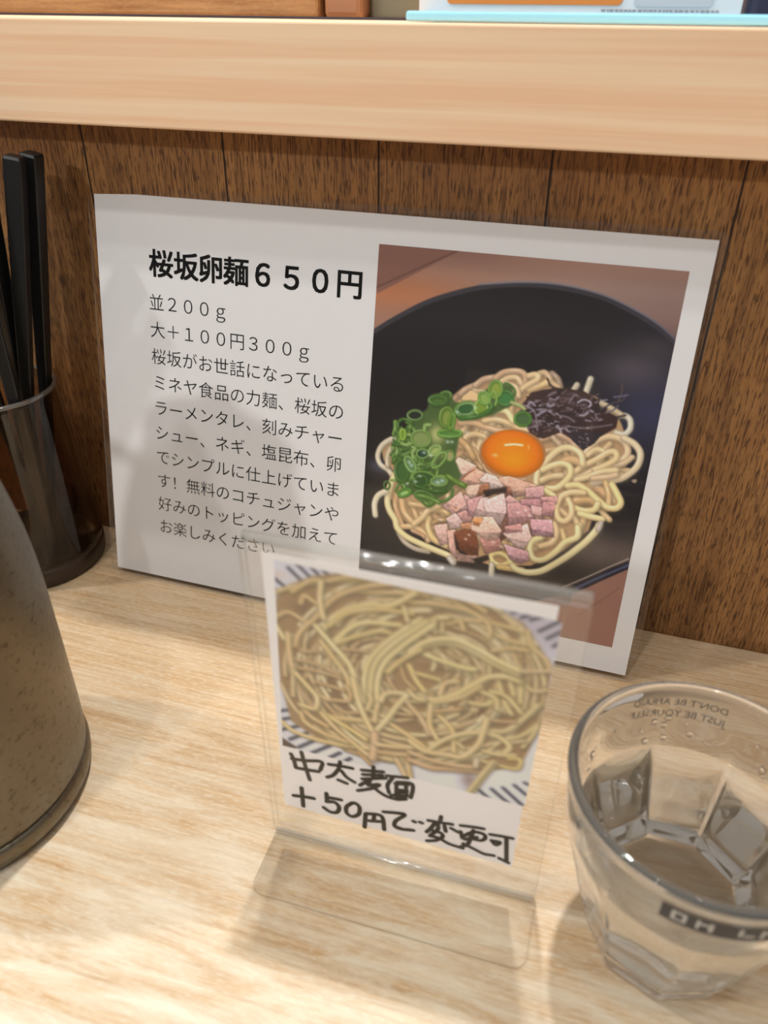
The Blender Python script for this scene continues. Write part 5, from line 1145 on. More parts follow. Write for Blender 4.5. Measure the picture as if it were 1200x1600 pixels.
N|1.89|206,184,128|21.4,25.4 26.7,19.3 33.4,15.6 40,14 48.7,13.3
N|2.1|216,200,150|3.1,30.1 5.4,35.1
N|2.03|198,172,126|3,26.2 7.7,22.9 13.2,25.3 17,26.5
N|2.12|202,176,128|8.9,37.6 11.6,30.1 17.2,22.7 23.6,13.3 33.5,6.4 45.4,2.3
N|2.12|214,194,146|19.6,7.6 18.9,15.4 19.8,22.6
N|2.43|206,182,136|7,32.4 6.9,40.5 7.7,47.9 11.5,54.1 15.4,59.9 15.6,64.9
N|1.93|200,180,136|7.7,48.5 7.2,55.4 6.8,61.8
N|2.03|204,180,132|15.5,57.9 20.1,59.7 25.7,58.6
N|1.17|204,184,136|83.3,-8.6 86.4,-11.9
N|2|216,202,144|52,28.8 58.2,30.4 66.3,31.4 69.1,30.9
N|2.22|212,192,134|48.1,35.4 50.7,41.5 53.4,45.4
N|1.99|204,184,128|50.6,38.1 58.2,38.8
N|1.99|210,186,136|58.5,45.6 59.9,40 63.9,37.7
N|1.91|208,190,136|76.4,34 78.1,39.1
N|1.89|208,190,136|79.9,33 81.6,38.6
N|1.89|208,190,136|83.3,31.5 83.9,41.4
N|1.94|208,190,136|74.5,39.1 79.4,39.9 84.7,45.7
N|1.98|208,190,136|68.5,46.1 73.4,45.5 76.7,41.8
N|1.96|208,190,136|78.8,42.3 81.7,47.3
N|1.96|208,190,136|71.3,40 76.3,41.9 77.1,46.4
N|2.45|214,196,142|48.4,49.9 54.8,49.1 62.2,45.1 68,38.7 73.2,33.3 78.6,31.5 82.6,32.2
N|1.82|204,182,130|48.4,51.6 56.9,49.6 65.1,44.8 71.2,37.8
N|2.11|214,196,142|47.8,24.5 51.7,18.8 55.5,13.7 59.3,12.1
N|1.64|208,188,136|55.5,13.7 55.9,19.2
N|1.36|204,184,136|57.9,14.6 58,18.7
N|2.33|210,192,140|48,31 52.7,25.9 59,22.6 64.6,22.7 70.2,24.9 75.9,27.6 82.3,29.6
N|2.32|218,202,150|47.9,29.3 52.7,24 58.9,20.8 64.4,20.7 70.1,22.8 75.7,25.5 82.5,27.9
N|1.72|206,184,140|83.3,27.9 91.7,25.3
N|2.18|212,196,144|33,57 33.1,44.9 35.4,35.6 40.8,26.9 47.7,18.7 51.2,14.8
N|2.18|208,192,140|35.2,57.6 35.3,45.4 37.5,36.1 42.9,27.4 49.7,19.3 53.2,15.3
N|2.18|216,200,148|37.5,58.7 37.5,46.5 39.6,37.2 45,28.5 51.7,20.3 55.2,16.3
N|1.65|214,196,146|45.9,11.5 47.2,16.8
N|1.97|208,186,130|40.9,40.3 45.9,33.2 51.6,27.3
N|2.41|216,200,150|17,26.5 22.8,33.9 27.9,40.5 30.4,48.6 32.5,57.1
N|2.12|206,184,132|18.5,32.8 23.5,40.6 26.9,46.7 28,55.4
N|2.32|210,188,136|1.4,76.7 6,80.6 15.8,82.2 25.5,81.7 35.1,80.1
N|2.4|204,180,130|9.2,69.5 10.8,74.3 17,77.7 26.5,79.6
N|2.37|200,174,126|9.4,66.2 13.4,70.8 19.1,73.6
N|2.39|208,184,132|15.6,66.9 22.1,68 30.5,66.6 39.7,64.3 46.5,67.3 54.3,72.5
N|2.34|210,190,130|20.2,68.6 26.7,71.8 33.2,75.7
N|2.25|208,186,136|16.5,66.6 21.9,73.4 28,78.8 34.6,84.8
N|1.88|196,168,122|26.3,51 28,54.2 27,58.2 21.5,59.3
N|1.7|190,162,118|22.3,62.8 26,64.2 31.5,62.5
N|2.4|212,192,142|8.5,50.1 13.7,56.6 15.9,60.4 14.7,65.8 9.4,65.5
N|1.96|210,190,140|34.8,52.1 35.2,55.7 33.8,60.5
N|2.21|206,184,136|37.9,55.5 37,60.1 36.5,65.4
N|2.21|212,194,146|38.8,54.6 40.5,50.4 46.6,48.6 53.5,49.2
N|2.4|214,198,150|36.1,71.4 40.6,63.4 44.5,54.7 47.9,48.8
N|1.82|200,180,140|47.6,51.9 52.1,57.9 53.1,61.3
N|2.55|214,194,144|29.1,46.6 30.7,56.4 33.3,65.1 36.5,72.6
N|3.53|204,176,140|36.5,71.9 36.5,78.6 35.5,85.2
N|2.42|210,186,138|37,77.1 44.4,75.9 54.3,72.8
N|1.82|186,156,110|30.3,83.5 35,88.9
N|2.39|204,180,136|44,81.5 47.9,90.6
N|2.37|200,176,130|48.1,80 49.8,91.3
N|1.98|198,170,124|37.9,80.9 46.7,79.5 54.4,75.8
B|1.4|124,98,90|70.6,84.3 73.7,89.5
N|2.75|196,166,126|49.1,81.1 56.5,82.6 62.8,81 73.3,78.5
N|2.27|200,172,130|49,77 56.3,78.5 64.4,78.4 72.3,76.9
N|1.96|204,184,136|72.9,72.7 76.4,72.8 78.9,71.9
N|2.07|206,186,136|48.3,46.9 51,49.7 53.5,49.5
N|2.15|202,178,138|48.5,53.5 52.5,58.3 55.8,65.5
N|2.25|208,186,136|55.7,51.2 55.7,60.5 58.6,67.2
N|2.15|208,186,132|58.5,55.2 63.5,61.1 64.5,71.6
N|1.76|196,166,120|57.1,53.8 65.4,50
N|1.85|204,184,136|65.5,66.7 67.8,68.5
N|2.29|206,188,140|75.9,57 80.8,55.4 85.1,49.1 89.3,40.8
N|1.51|196,166,124|75.6,52.2 80.4,51.2 83.2,50.4
N|1.91|206,188,134|81.2,59.6 86.5,55.3 90.3,49.2
N|1.71|208,190,140|86.8,61.4 89,55.7 90.4,50.4
N|1.75|200,178,136|81.8,61.2 86.8,58.3
N|2.23|212,194,142|55.7,73.4 62,65.4 68.2,60.8 74.4,58.7 79.5,59.5 82.7,62.8 81,66.6
N|2.5|212,192,144|48.9,71.1 54.4,74.5 61.5,74 67.7,72.9 72.3,65.1 73.5,58.4 74.3,52
N|2.02|210,192,142|74.3,67.6 79.4,67.8 84.7,66.2
N|1.82|206,186,124|79.4,73 85.8,72.7 86.7,67.8 82.9,68.5
N|1.92|214,198,150|78.9,71.9 75.3,81.2 71.6,91.7
N|1.92|204,188,140|77.9,71.7 74.3,81 70.5,91.5
N|2.43|206,190,160|72.5,72.8 72.3,76.2
"""
HANDWRITING="""
W|1.78|0,0,0|9.8,97.8 10.7,100.7 11.3,105.3
W|1.76|0,0,0|10,100.6 15.4,99.7 21.9,98.1 21.3,102.8
W|1.79|0,0,0|11.3,105.3 15.6,104.9 20.5,104.2
W|1.78|0,0,0|14.1,95.3 15.1,102.3 16.6,110.6
W|1.72|0,0,0|24.7,98.5 29.1,97.8 33.9,97.5
W|1.74|0,0,0|29.2,95.4 28.6,99.4 26.3,104.1 23.8,106.3
W|1.74|0,0,0|29.5,100.4 31.6,103.5 34.6,105.3
W|1.76|0,0,0|28.2,106.3 31.5,107.1
W|1.68|0,0,0|37.5,97.1 45.7,95.1
W|1.68|0,0,0|42,93.6 41.9,99.9
W|1.69|0,0,0|37.9,99.5 45.3,97.2
W|1.7|0,0,0|37.6,102.2 46.6,98.4
W|1.73|0,0,0|40.7,101.1 36.7,106.2
W|1.73|0,0,0|40.2,104.8 44.3,102.9 41.1,106.4 35.8,109.7
W|1.72|0,0,0|40.7,101.4 39.8,105
W|1.73|0,0,0|41.5,105 45.4,108.1 49.7,109.1 54.3,107.6
W|1.65|0,0,0|47,96.8 54.7,95.2
W|1.69|0,0,0|49.1,97.3 47.3,102.1 47.9,106.4
W|1.69|0,0,0|50.6,99.6 50.7,106.7
W|1.69|0,0,0|50.9,103.4 54.6,102.6
W|1.67|0,0,0|50.2,100.1 55,98.9
W|1.71|0,0,0|48.8,107.4 54.3,105.6
W|1.68|0,0,0|54.2,99.6 54.5,105.2
W|1.67|0,0,0|51,99 56,97.8 56.8,100.8 56.1,106.1
W|1.7|0,0,0|50.7,105.1 54.3,103.4
W|1.71|0,0,0|50.7,107.4 54.5,105.9
W|1.72|0,0,0|50.8,109.3 54.1,107.8
W|1.9|0,0,0|9.2,123 13.2,122.1 17.7,121.5
W|1.9|0,0,0|12.9,116.8 12.9,128.3
W|1.85|0,0,0|23.1,116.3 23.1,120.7
W|1.84|0,0,0|23.3,118.6 28.9,118
W|1.88|0,0,0|22.9,121.5 26.2,120.6 28,123 26.9,126.6 24.1,127.4 21.6,125.7
W|1.84|0,0,0|33.4,118.1 31.1,121.4 31,125.3 33.3,126.7 35.9,124 36.3,119.7 34.8,117.9 33.4,118.1
W|1.86|0,0,0|38.7,122.9 38.2,131.5
W|1.83|0,0,0|38.9,122.5 44.1,121.3 45.6,123.3 46.1,129.8
W|1.85|0,0,0|40,126.7 44.5,125.3
W|1.84|0,0,0|42.1,122.2 41.9,126
W|1.8|0,0,0|45.8,118.7 50.6,117.4 54.1,117.1 50.7,122.2 50.3,125.9 52.9,126.6 56.4,125.5
W|1.82|0,0,0|51,126 54.1,126.3 57.6,125.4
W|1.77|0,0,0|57.4,119.7 58.1,119.9
W|1.77|0,0,0|60,119.3 60.8,119.5
W|1.73|0,0,0|63.1,116.9 67.5,116.4 72.1,115.6
W|1.72|0,0,0|67.8,112.6 67.5,116.4
W|1.77|0,0,0|65.5,117.9 64.3,121.2 62.7,124.3
W|1.76|0,0,0|66.7,116.8 66.9,120.8 64.5,125.3
W|1.74|0,0,0|69.3,117.7 69.9,120.9
W|1.73|0,0,0|71.8,118.1 74.4,119.4
W|1.79|0,0,0|64.8,122.4 68.2,122.7 68.8,124.9 66.3,128.1 63.1,129.8
W|1.79|0,0,0|64.1,126.2 67.5,126.1 71.5,128 76.7,128.6
W|1.69|0,0,0|75.2,115 79.9,114 83.6,113.5
W|1.74|0,0,0|75.4,118.6 76.3,122.4
W|1.75|0,0,0|80,116 79.2,121.9 78.2,125.8 76.2,127.7
W|1.72|0,0,0|76.6,120.9 80.1,117 83.6,116.6 84.6,118.5 83.3,120.8 80.4,121.3
W|1.73|0,0,0|77.2,122.7 81.5,119.5
W|1.76|0,0,0|76.9,125.6 81.3,127.3 84.7,128.6 88.5,128.1
W|1.68|0,0,0|86.2,115.8 90.2,115.2 94.2,114.8
W|1.71|0,0,0|86.9,119.3 90,119 88.7,121.3 87.4,119.9
W|1.71|0,0,0|92.1,116 93.3,129.1
W|1.75|0,0,0|90.6,128.9 92.3,129.5 94.1,130.2
"""

def parse(art):
    out = []
    for ln in art.strip().split('\n'):
        k, wd, c, pts = ln.split('|')
        out.append((k, float(wd.split(',')[0]), np.array([float(v) for v in c.split(',')]),
                    np.array([[float(v) for v in q.split(',')] for q in pts.split()])))
    return out
def spline(P, n=8):
    if len(P) < 3: 
        return np.array([P[0] + (P[-1]-P[0])*t for t in np.linspace(0, 1, n)])
    Q = np.vstack([2*P[0]-P[1], P, 2*P[-1]-P[-2]]); out = []
    for i in range(1, len(Q)-2):
        a, b, c, d = Q[i-1:i+3]
        for t in np.linspace(0, 1, n, endpoint=False):
            out.append(.5*((2*b) + (c-a)*t + (2*a-5*b+4*c-d)*t*t + (3*b-a-3*c+d)*t**3))
    out.append(P[-1]); return np.array(out)
class Print:
    """a picture printed on paper: ink colours worked out on a fine grid of dots"""
    def __init__(s, w, h, step, col):
        s.nx, s.ny = int(w/step)+1, int(h/step)+1
        s.X, s.Y = np.meshgrid(np.linspace(0, w, s.nx), np.linspace(0, h, s.ny)); s.w, s.h = w, h; s.step = step
        s.shade, s.edge = .50, .30; s.C = np.zeros((s.ny, s.nx, 3)) + np.array(col, float); s.rng = np.random.default_rng(3)
    def win(s, P, m):
        x0, y0 = P.min(0)-m; x1, y1 = P.max(0)+m
        i0, i1 = int(max(0, x0/s.w*(s.nx-1))), int(min(s.nx, x1/s.w*(s.nx-1)+2)); j0, j1 = int(max(0, y0/s.h*(s.ny-1))), int(min(s.ny, y1/s.h*(s.ny-1)+2))
        if i1 <= i0 or j1 <= j0: return None
        return np.s_[j0:j1, i0:i1]
    @staticmethod
    def dist(X, Y, P):
        best = np.full(X.shape, 1e9); par = np.zeros(X.shape)
        n = len(P)-1
        for k in range(n):
            a, b = P[k], P[k+1]; d = b-a; L = max(d@d, 1e-9)
            t = np.clip(((X-a[0])*d[0]+(Y-a[1])*d[1])/L, 0, 1)
            q = np.hypot(X-a[0]-t*d[0], Y-a[1]-t*d[1]); m = q < best
            best = np.where(m, q, best); par = np.where(m, (k+t)/n, par)
        return best, par
    @staticmethod
    def inside(X, Y, P):
        r = np.zeros(X.shape, bool); n = len(P)
        for k in range(n):
            (x0, y0), (x1, y1) = P[k], P[(k+1) % n]
            if y0 == y1: continue
            r ^= ((y0 > Y) != (y1 > Y)) & (X < (x1-x0)*(Y-y0)/(y1-y0)+x0)
        return r
    def put(s, sl, a, col):
        s.C[sl] = s.C[sl]*(1-a[..., None]) + col*a[..., None]
    def noodle(s, P, w, col):
        S = spline(P, 7); sl = s.win(S, w*1.3)
        if sl is None: return
        X, Y = s.X[sl], s.Y[sl]; d, par = s.dist(X, Y, S); r = w/2
        sd, _ = s.dist(X-.18*w, Y-.30*w, S)
        s.put(sl, s.shade*np.clip(1.3-sd/r*.8, 0, 1)*(d > r*.8), col*.45)
        t = np.clip(d/r, 0, 1); aa = np.clip((r-d)/s.step+.5, 0, 1)
        d2, _ = s.dist(X+.20*w, Y+.26*w, S)
        lit = np.exp(-(d2/(.42*w))**2)
        base = col*(1.0-s.edge*t[..., None]**2.2) * (.90+.16*lit[..., None])
        d3, _ = s.dist(X+.13*w, Y+.16*w, S)
        spec = np.exp(-(d3/(.10*w))**2)*(.5+.5*np.sin(par*9+w*37+P[0, 0]))**3*.38
        base = base + spec[..., None]*(250-base)
        s.C[sl] = s.C[sl]*(1-aa[..., None]) + base*aa[..., None]
    def line(s, P, w, col):
        S = spline(P, 6); sl = s.win(S, w)
        if sl is None: return
        d, _ = s.dist(s.X[sl], s.Y[sl], S); s.put(sl, np.clip((w/2-d)/s.step+.5, 0, 1), col)
    def poly(s, P, col, soft=0.0):
        sl = s.win(P, soft+.5)
        if sl is None: return
        X, Y = s.X[sl], s.Y[sl]; ins = s.inside(X, Y, P)
        if soft:
            d, _ = s.dist(X, Y, np.vstack([P, P[:1]])); sd = np.where(ins, d, -d); a = np.clip(.5+sd/soft, 0, 1)
            a = a*a*(3-2*a)
        else: a = ins.astype(float)
        s.put(sl, a, col)
    def blob(s, P, k, col):
        c = P[0]; rx, ry = np.abs(P[1]-c)+.01; sl = s.win(np.array([c-[2.2*rx, 2.2*ry], c+[2.2*rx, 2.2*ry]]), 0)
        if sl is None: return
        q = ((s.X[sl]-c[0])/rx)**2+((s.Y[sl]-c[1])/ry)**2; s.put(sl, np.clip(k, 0, 1)*np.exp(-q*1.1), col)
    def cube(s, P, col):
        sl = s.win(P, 1)
        if sl is None: return
        X, Y = s.X[sl], s.Y[sl]; ins = s.inside(X, Y, P); d, _ = s.dist(X, Y, np.vstack([P, P[:1]]))
        c = P.mean(0); ex = np.ptp(P, 0)+.01
        sh_ = 1.05 - .22*((Y-c[1])/ex[1]) - .08*((X-c[0])/ex[0]) + .10*np.exp(-(d/.5)**2)*((Y < c[1])*2-1.)
        mott = s.rng.normal(0, .09, X.shape)
        for ax in (0, 1, 0, 1): mott = (np.roll(mott, 1, ax)+2*mott+np.roll(mott, -1, ax))/4*1.25
        k = s.rng.uniform(-.3, .3); n = s.rng.uniform(.05, .25)
        sh_ = sh_*np.where((Y-c[1])/ex[1]+k*(X-c[0])/ex[0] > n, s.rng.uniform(.80, .90), 1.04)
        out = np.where(ins, 0, d); s.put(sl, (.55*np.exp(-(out/.5)**2))*(~ins), col*.45)
        a = np.clip(np.where(ins, d, -d)/s.step+.5, 0, 1)
        base = np.clip(col*(sh_+mott)[..., None], 0, 250)
        s.C[sl] = s.C[sl]*(1-a[..., None]) + base*a[..., None]
    def yolk(s, P, col):
        c = P.mean(0); r = np.ptp(P, 0)/2; sl = s.win(P, 1)
        X, Y = s.X[sl], s.Y[sl]; u, v = (X-c[0])/r[0], (Y-c[1])/r[1]; q = np.sqrt(u*u+v*v)
        base = col*(1.0-.22*np.clip(q, 0, 1)**4-.06*v+.05*np.exp(-((u-.1)**2+(v-.35)**2)*5))[..., None]
        base[..., 1] += 16*np.exp(-((u-.05)**2+(v-.3)**2)*3); a = np.clip((1-q)*r[0]/s.step+.5, 0, 1)
        s.C[sl] = s.C[sl]*(1-a[..., None]) + base*a[..., None]
    def draw(s, art):
        for k, wd, c, P in parse(art):
            if k == 'N': s.noodle(P, wd, c)
            elif k == 'L': s.line(P, wd, c)
            elif k == 'P': s.poly(P, c)
            elif k == 'S': s.poly(P, c, max(wd, .3))
            elif k == 'B': s.blob(P, wd/2 if wd else .5, c)
            elif k == 'C': s.cube(P, c)
            elif k == 'Y': s.yolk(P, c)
    def blur(s, n):
        for _ in range(n):
            for ax in (0, 1): s.C = (np.roll(s.C, 1, ax)+2*s.C+np.roll(s.C, -1, ax))/4
    def object(s, name, mat, place, gain, parent):
        c = np.clip(s.C, 0, 255)/255; lin = np.where(c <= .04045, c/12.92, ((c+.055)/1.055)**2.4)*np.array(gain)
        me = bpy.data.meshes.new(name); n = s.nx*s.ny
        V = place(s.X.ravel(), s.Y.ravel()); me.vertices.add(n); me.vertices.foreach_set('co', V.astype(np.float32).ravel())
        i, j = np.meshgrid(np.arange(s.nx-1), np.arange(s.ny-1)); a = (j*s.nx+i).ravel()
        F = np.stack([a, a+s.nx, a+s.nx+1, a+1], 1).astype(np.int32); nf = len(F)
        me.loops.add(nf*4); me.loops.foreach_set('vertex_index', F.ravel())
        me.polygons.add(nf); me.polygons.foreach_set('loop_start', np.arange(nf, dtype=np.int32)*4)
        at = me.attributes.new('ink', 'FLOAT_COLOR', 'POINT')
        at.data.foreach_set('color', np.concatenate([np.clip(lin, 0, .9).reshape(-1, 3), np.ones((n, 1))], 1).astype(np.float32).ravel())
        me.update(calc_edges=True); me.validate()
        return link(name, me, mat, parent)
def mat_print(name):
    t = NT(name); a = t.add('Attribute', _attribute_name='ink')
    p = t.principled(Base__Color=a.outputs['Color'], Roughness=.5, Specular__IOR__Level=.25); return t.finish(p.outputs[0])
M_PRINT = mat_print('printed_ink')

# ------------------------------------------------------------------ laminated menu card
def sheet_matrix(x, y, psi, lam, z=0.0):
    ex = Vector((math.cos(psi), math.sin(psi), 0)); n = Vector((-math.sin(psi), math.cos(psi), 0))
    ez = Vector((0, 0, 1))*math.cos(lam) + n*math.sin(lam); ey = ez.cross(ex)
    m = Matrix((ex, ey, ez)).transposed().to_4x4(); m.translation = Vector((x, y, z)); return m
CW, CH, MG = .297, .210, .003
card = empty('menu_card', 'large laminated white menu card with a noodle bowl photo, leaning on the brown panel', 'menu', mat=sheet_matrix(*CARD, z=0.0004))
# card coordinates: x along the paper's lower edge, z up the sheet from the pouch's lower edge, front is -y
bm = slab_bm([(0, MG), (CW, MG), (CW, CH+MG), (0, CH+MG)], 'y', -.00006, .00006, edge_mat=0)
bm_obj('paper', bm, M_PAPER, card)
bm = slab_bm(rounded_rect(-.0036, CW+.0036, 0, CH+2*MG+.0006, .004), 'y', -.0004, .0004)
po = bm_obj('laminate_pouch', bm, [film('laminate_film', (.985, .985, .985), .026, .06, .003), film('laminate_edge', (.9, .9, .9), .10, .2, .25)], card)
tag(po, 'clear glossy laminating film reaching past the paper edge')
pr = Print(136.3, 182.6, .30, (150, 114, 98)); pr.shade, pr.edge = .36, .24
pr.blob(np.array([[0, 20], [60, 30]]), .8, np.array([168., 104, 66])); pr.blob(np.array([[115, 12], [50, 22]]), .8, np.array([152., 126, 116])); pr.blob(np.array([[30, 0], [70, 7]]), .7, np.array([118., 84, 74]))
pr.draw(BOWL_PHOTO); pr.blur(1)
pr.object('bowl_photo', M_PRINT, lambda u, v: np.stack([(151.7+u)/1000, np.full(u.shape, -.00010), (210+3-13.0-v)/1000], 1), 1.32, card)

def glyphs(text, size, offset=0.0):
    cu = bpy.data.curves.new('lettering', 'FONT'); cu.body = text; cu.size = size; cu.offset = offset; cu.resolution_u = 3
    o = bpy.data.objects.new('lettering', cu); COL.objects.link(o)
    me = bpy.data.meshes.new_from_object(o)
    bpy.data.objects.remove(o); bpy.data.curves.remove(cu); return me
def letters(name, items, place, mat, parent):
    """items: (character, centre u, centre v, size, weight) in mm -> one mesh"""
    V, F = [], []
    cache = {}
    for ch, u, v, size, off in items:
        k = (ch, size, off)
        if k not in cache:
            me = glyphs(ch, size, off); co = np.empty(len(me.vertices)*3); me.vertices.foreach_get('co', co); co = co.reshape(-1, 3)
            cache[k] = (co[:, :2], [list(p.vertices) for p in me.polygons]); bpy.data.meshes.remove(me)
        co, fs = cache[k]; b = len(V)
        for x, y in co: V.append(place(u + x - size*.5, v - (y - size*.38)))
        F += [[b+i for i in f] for f in fs]
    me = bpy.data.meshes.new(name); me.from_pydata(V, [], F); me.update()
    return link(name, me, mat, parent)
on_card = lambda u, v: (u/1000, -.00011, (CH*1000+MG*1000-v)/1000)
TITLE = '桜坂卵麺６５０円'
tx = [37.0, 51.2, 65.0, 78.9, 93.2, 108.6, 123.4, 138.3]
letters('title_text', [(c, u+dx, 31.7+.05*i+dy, 14.3, 0.0) for i, (c, u) in enumerate(zip(TITLE, tx)) for dx, dy in ((-.33, -.26), (.33, -.26), (-.33, .26), (.33, .26), (0, 0))], on_card, M_INK, card)
LINES = ['並２００ｇ', '大＋１００円３００ｇ', '桜坂がお世話になっている', 'ミネヤ食品の力麺、桜坂の', 'ラーメンタレ、刻みチャー', 'シュー、ネギ、塩昆布、卵',
         'でシンプルに仕上げていま', 'す！無料のコチュジャンや', '好みのトッピングを加えて', 'お楽しみください']
items = []
for k, s_ in enumerate(LINES):
    for i, c in enumerate(s_):
        items.append((c, 33.5+.06*k + 9.17*i, 51.2+14.0*k + .14*i, 9.2, -.035))
letters('body_text', items, on_card, M_INK, card)

# ------------------------------------------------------------------ acrylic sign holder with its insert
SX, SY, SPSI, SW, SH, SLAM, SD = STAND
SM = sheet_matrix(SX, SY, SPSI, SLAM, 0.0)
ACR = film('clear_acrylic', (.998, .998, .995), .028, .015)
ACE = film('acrylic_edge', (.95, .96, .95), .12, .10, .06, (.97, .97, .97))
hold = empty('sign_holder', 'small clear acrylic table sign holder standing in front of the laminated menu card', 'sign holder', mat=SM)
T = .0020
bm = slab_bm(rounded_rect(0, SW, .0035, SH, .002), 'y', .0008, .0008+T)
bm_obj('back_panel', bm, [ACR, ACE], hold)
bm = slab_bm(rounded_rect(0, SW, .0055, SH-.001, .002), 'y', -.0008-T, -.0008)
bm_obj('front_panel', bm, [ACR, ACE], hold)
def bar_bm(x0, x1, y, z, r, n=14):
    b = bmesh.new(); rings = []
    for x in (x0, x1): rings.append([b.verts.new((x, y+r*math.cos(2*math.pi*k/n), z+r*math.sin(2*math.pi*k/n))) for k in range(n)])
    for k in range(n): b.faces.new((rings[0][k], rings[1][k], rings[1][(k+1) % n], rings[0][(k+1) % n]))
    b.faces.new(rings[0]); b.faces.new(rings[1][::-1]); bmesh.ops.recalc_face_normals(b, faces=b.faces[:]); return b
bm_obj('top_fold', bar_bm(.0005, SW-.0005, .0008, SH+.0002, .0018), ACE, hold, True)
bm_obj('lower_fold', bar_bm(.0005, SW-.0005, -.0010, .0030, .0014), ACE, hold, True)
def base_outline(r=.005):
    o = rounded_rect(0, SW, -SD, .0, r)
    return [(x, min(y, .0)) if y < -SD/2 else (0 if x < SW/2 else SW, .0) for x, y in o]
ol = []
for q in base_outline():
    if not ol or q != ol[-1]: ol.append(q)
bp_ = bm_obj('base_plate', slab_bm(ol, 'z', .0003, .0018), [ACR, film('base_edge', (.74, .71, .66), .14, .1)], hold)
insert = empty('sign_insert', 'paper sign with a dry noodle photo and black handwriting, slotted in the acrylic holder', 'sign', mat=SM)
on_sign = lambda u, v, y=-.00035: (u/1000, y, (SH*1000-v)/1000)
q = [(6.3, 4.2), (96.6, 4.2), (95.6, 132.4), (5.0, 130.2)]
bm = slab_bm([(u/1000, (SH*1000-v)/1000) for u, v in q][::-1], 'y', -.00025, -.00010, edge_mat=0)
bm_obj('paper', bm, plain('bright_paper', srgb(252, 249, 252), .6, 0, .2), insert)
OFF2 = (6.0, 4.0)
p2 = Print(97.0, 94.0, .36, (204, 205, 214)); p2.shade, p2.edge = .55, .24
p2.blob(np.array([[20, 85], [30, 20]]), .8, np.array([222., 226, 232])); p2.blob(np.array([[75, 85], [40, 20]]), .8, np.array([214., 218, 228])); p2.blob(np.array([[85, 10], [30, 22]]), .8, np.array([176., 168, 176])); p2.blob(np.array([[4, 8], [10, 10]]), .8, np.array([205., 190, 178]))
p2.draw(NOODLE_PHOTO); p2.blur(2)
PQ = np.array(PHOTO_QUAD); PQ[0] = (4.6, 2.6); PQ[1] = (92.3, 6.5)
def place2(u, v):
    s_, t_ = (u/97.0)[:, None], (v/94.0)[:, None]
    P = np.array([u, v]).T
    # trim the picture to its own four edges
    l = PQ[0, 0]+(PQ[3, 0]-PQ[0, 0])*(P[:, 1]/94); r = PQ[1, 0]+(PQ[2, 0]-PQ[1, 0])*(P[:, 1]/94)
    x = np.clip(P[:, 0], l, r); y = np.clip(P[:, 1], 2.4+(5.6-2.4)*(x-4.6)/87.7, PQ[3, 1]+(PQ[2, 1]-PQ[3, 1])*(x-PQ[3, 0])/(PQ[2, 0]-PQ[3, 0]))
    return np.stack([(x+OFF2[0])/1000, np.full(u.shape, -.00030), (SH*1000-OFF2[1]-y)/1000], 1)
p2.object('noodle_photo', M_PRINT, place2, (1.32, 1.33, 1.44), insert)
def brush(name, art, mat, parent, place):
    b = bmesh.new()
    for k, wd, c, P in parse(art):
        S = spline(P, 6); n = len(S); r = wd/2
        d = np.gradient(S, axis=0); d /= np.linalg.norm(d, axis=1)[:, None]+1e-9; nn = np.stack([-d[:, 1], d[:, 0]], 1)
        A = S+nn*r; B = S-nn*r; off = -.00036-.000002*(len(b.verts) % 30)
        va = [b.verts.new(place(*p, off)) for p in A]; vb = [b.verts.new(place(*p, off)) for p in B]
        for i in range(n-1): b.faces.new((va[i], va[i+1], vb[i+1], vb[i]))
        for ce, dr, e0, e1 in ((S[0], -d[0], va[0], vb[0]), (S[-1], d[-1], vb[-1], va[-1])):
            nv = np.array([dr[1], -dr[0]]); ring = []
            for t in np.linspace(0, math.pi, 7)[1:-1]:
                pp = ce + r*(math.cos(t)*nv + math.sin(t)*dr); ring.append(b.verts.new(place(*pp, off)))
            seq = [e0]+ring+[e1]
            try: b.faces.new(seq)
            except ValueError: pass
    return bm_obj(name, b, mat, parent)
brush('handwriting', HANDWRITING, M_MARKER, insert, on_sign)

# ------------------------------------------------------------------ tumbler of water
GX, GY, GH, GR = .1034, -.174, .0855, .0437
PH0 = math.radians(-92)
def flute(amount):
    def f(t, r):
        a = (t-PH0) % (2*math.pi/9) - math.pi/9
        return r*(1-amount + amount*math.cos(math.pi/9)/math.cos(a))
    return f
def glass_mat(name, ior, col=(1,1,1), haze=0.0, hcol=(.90, .88, .83)):
    t = NT(name); p = t.principled(Base__Color=(*col, 1), Roughness=0.0, IOR=ior, Transmission__Weight=1.0)
    if not haze: return t.finish(p.outputs[0])
    d = t.add('BsdfDiffuse', Color=(*hcol, 1)); mx = t.add('MixShader', Fac=haze)     # scratch haze, and diffuse put in to lighten dark refractions
    t.t.links.new(p.outputs[0], mx.inputs[1]); t.t.links.new(d.outputs[0], mx.inputs[2]); return t.finish(mx.outputs[0])
outer = [(0, .0018), (.018, .0014), (.0225, 0.0), (.0250, .0003), (.0262, .0016), (.0278, .008), (.0312, .020), (.0348, .034), (.0378, .046), (.0402, .056), (.0418, .064), (.0423, .072), (.0426, .0795), (.0431, .0812), (.0436, .0824), (.0438, .0834), (.0437, .0843), (.0433, .0850), (.0427, .0854), (.0420, .0855)]
inner = [(.0413, .0853), (.0407, .0848), (.0403, .0840), (.0401, .0830), (.0401, .0815), (.0399, .078), (.0393, .070), (.0382, .062), (.0354, .050), (.0325, .038), (.0293, .026), (.0258, .0155), (.0238, .0110), (.0215, .0092), (.018, .0088), (0, .0090)]
def amt(z, hi): return max(0.0, min(1.0, (hi-z)/.022))
def glass_rad(t, i, r):
    z = (outer+inner)[i][1]; a = amt(z, .066) if i < len(outer) else .55*amt(z, .056)
    return flute(a)(t, r)
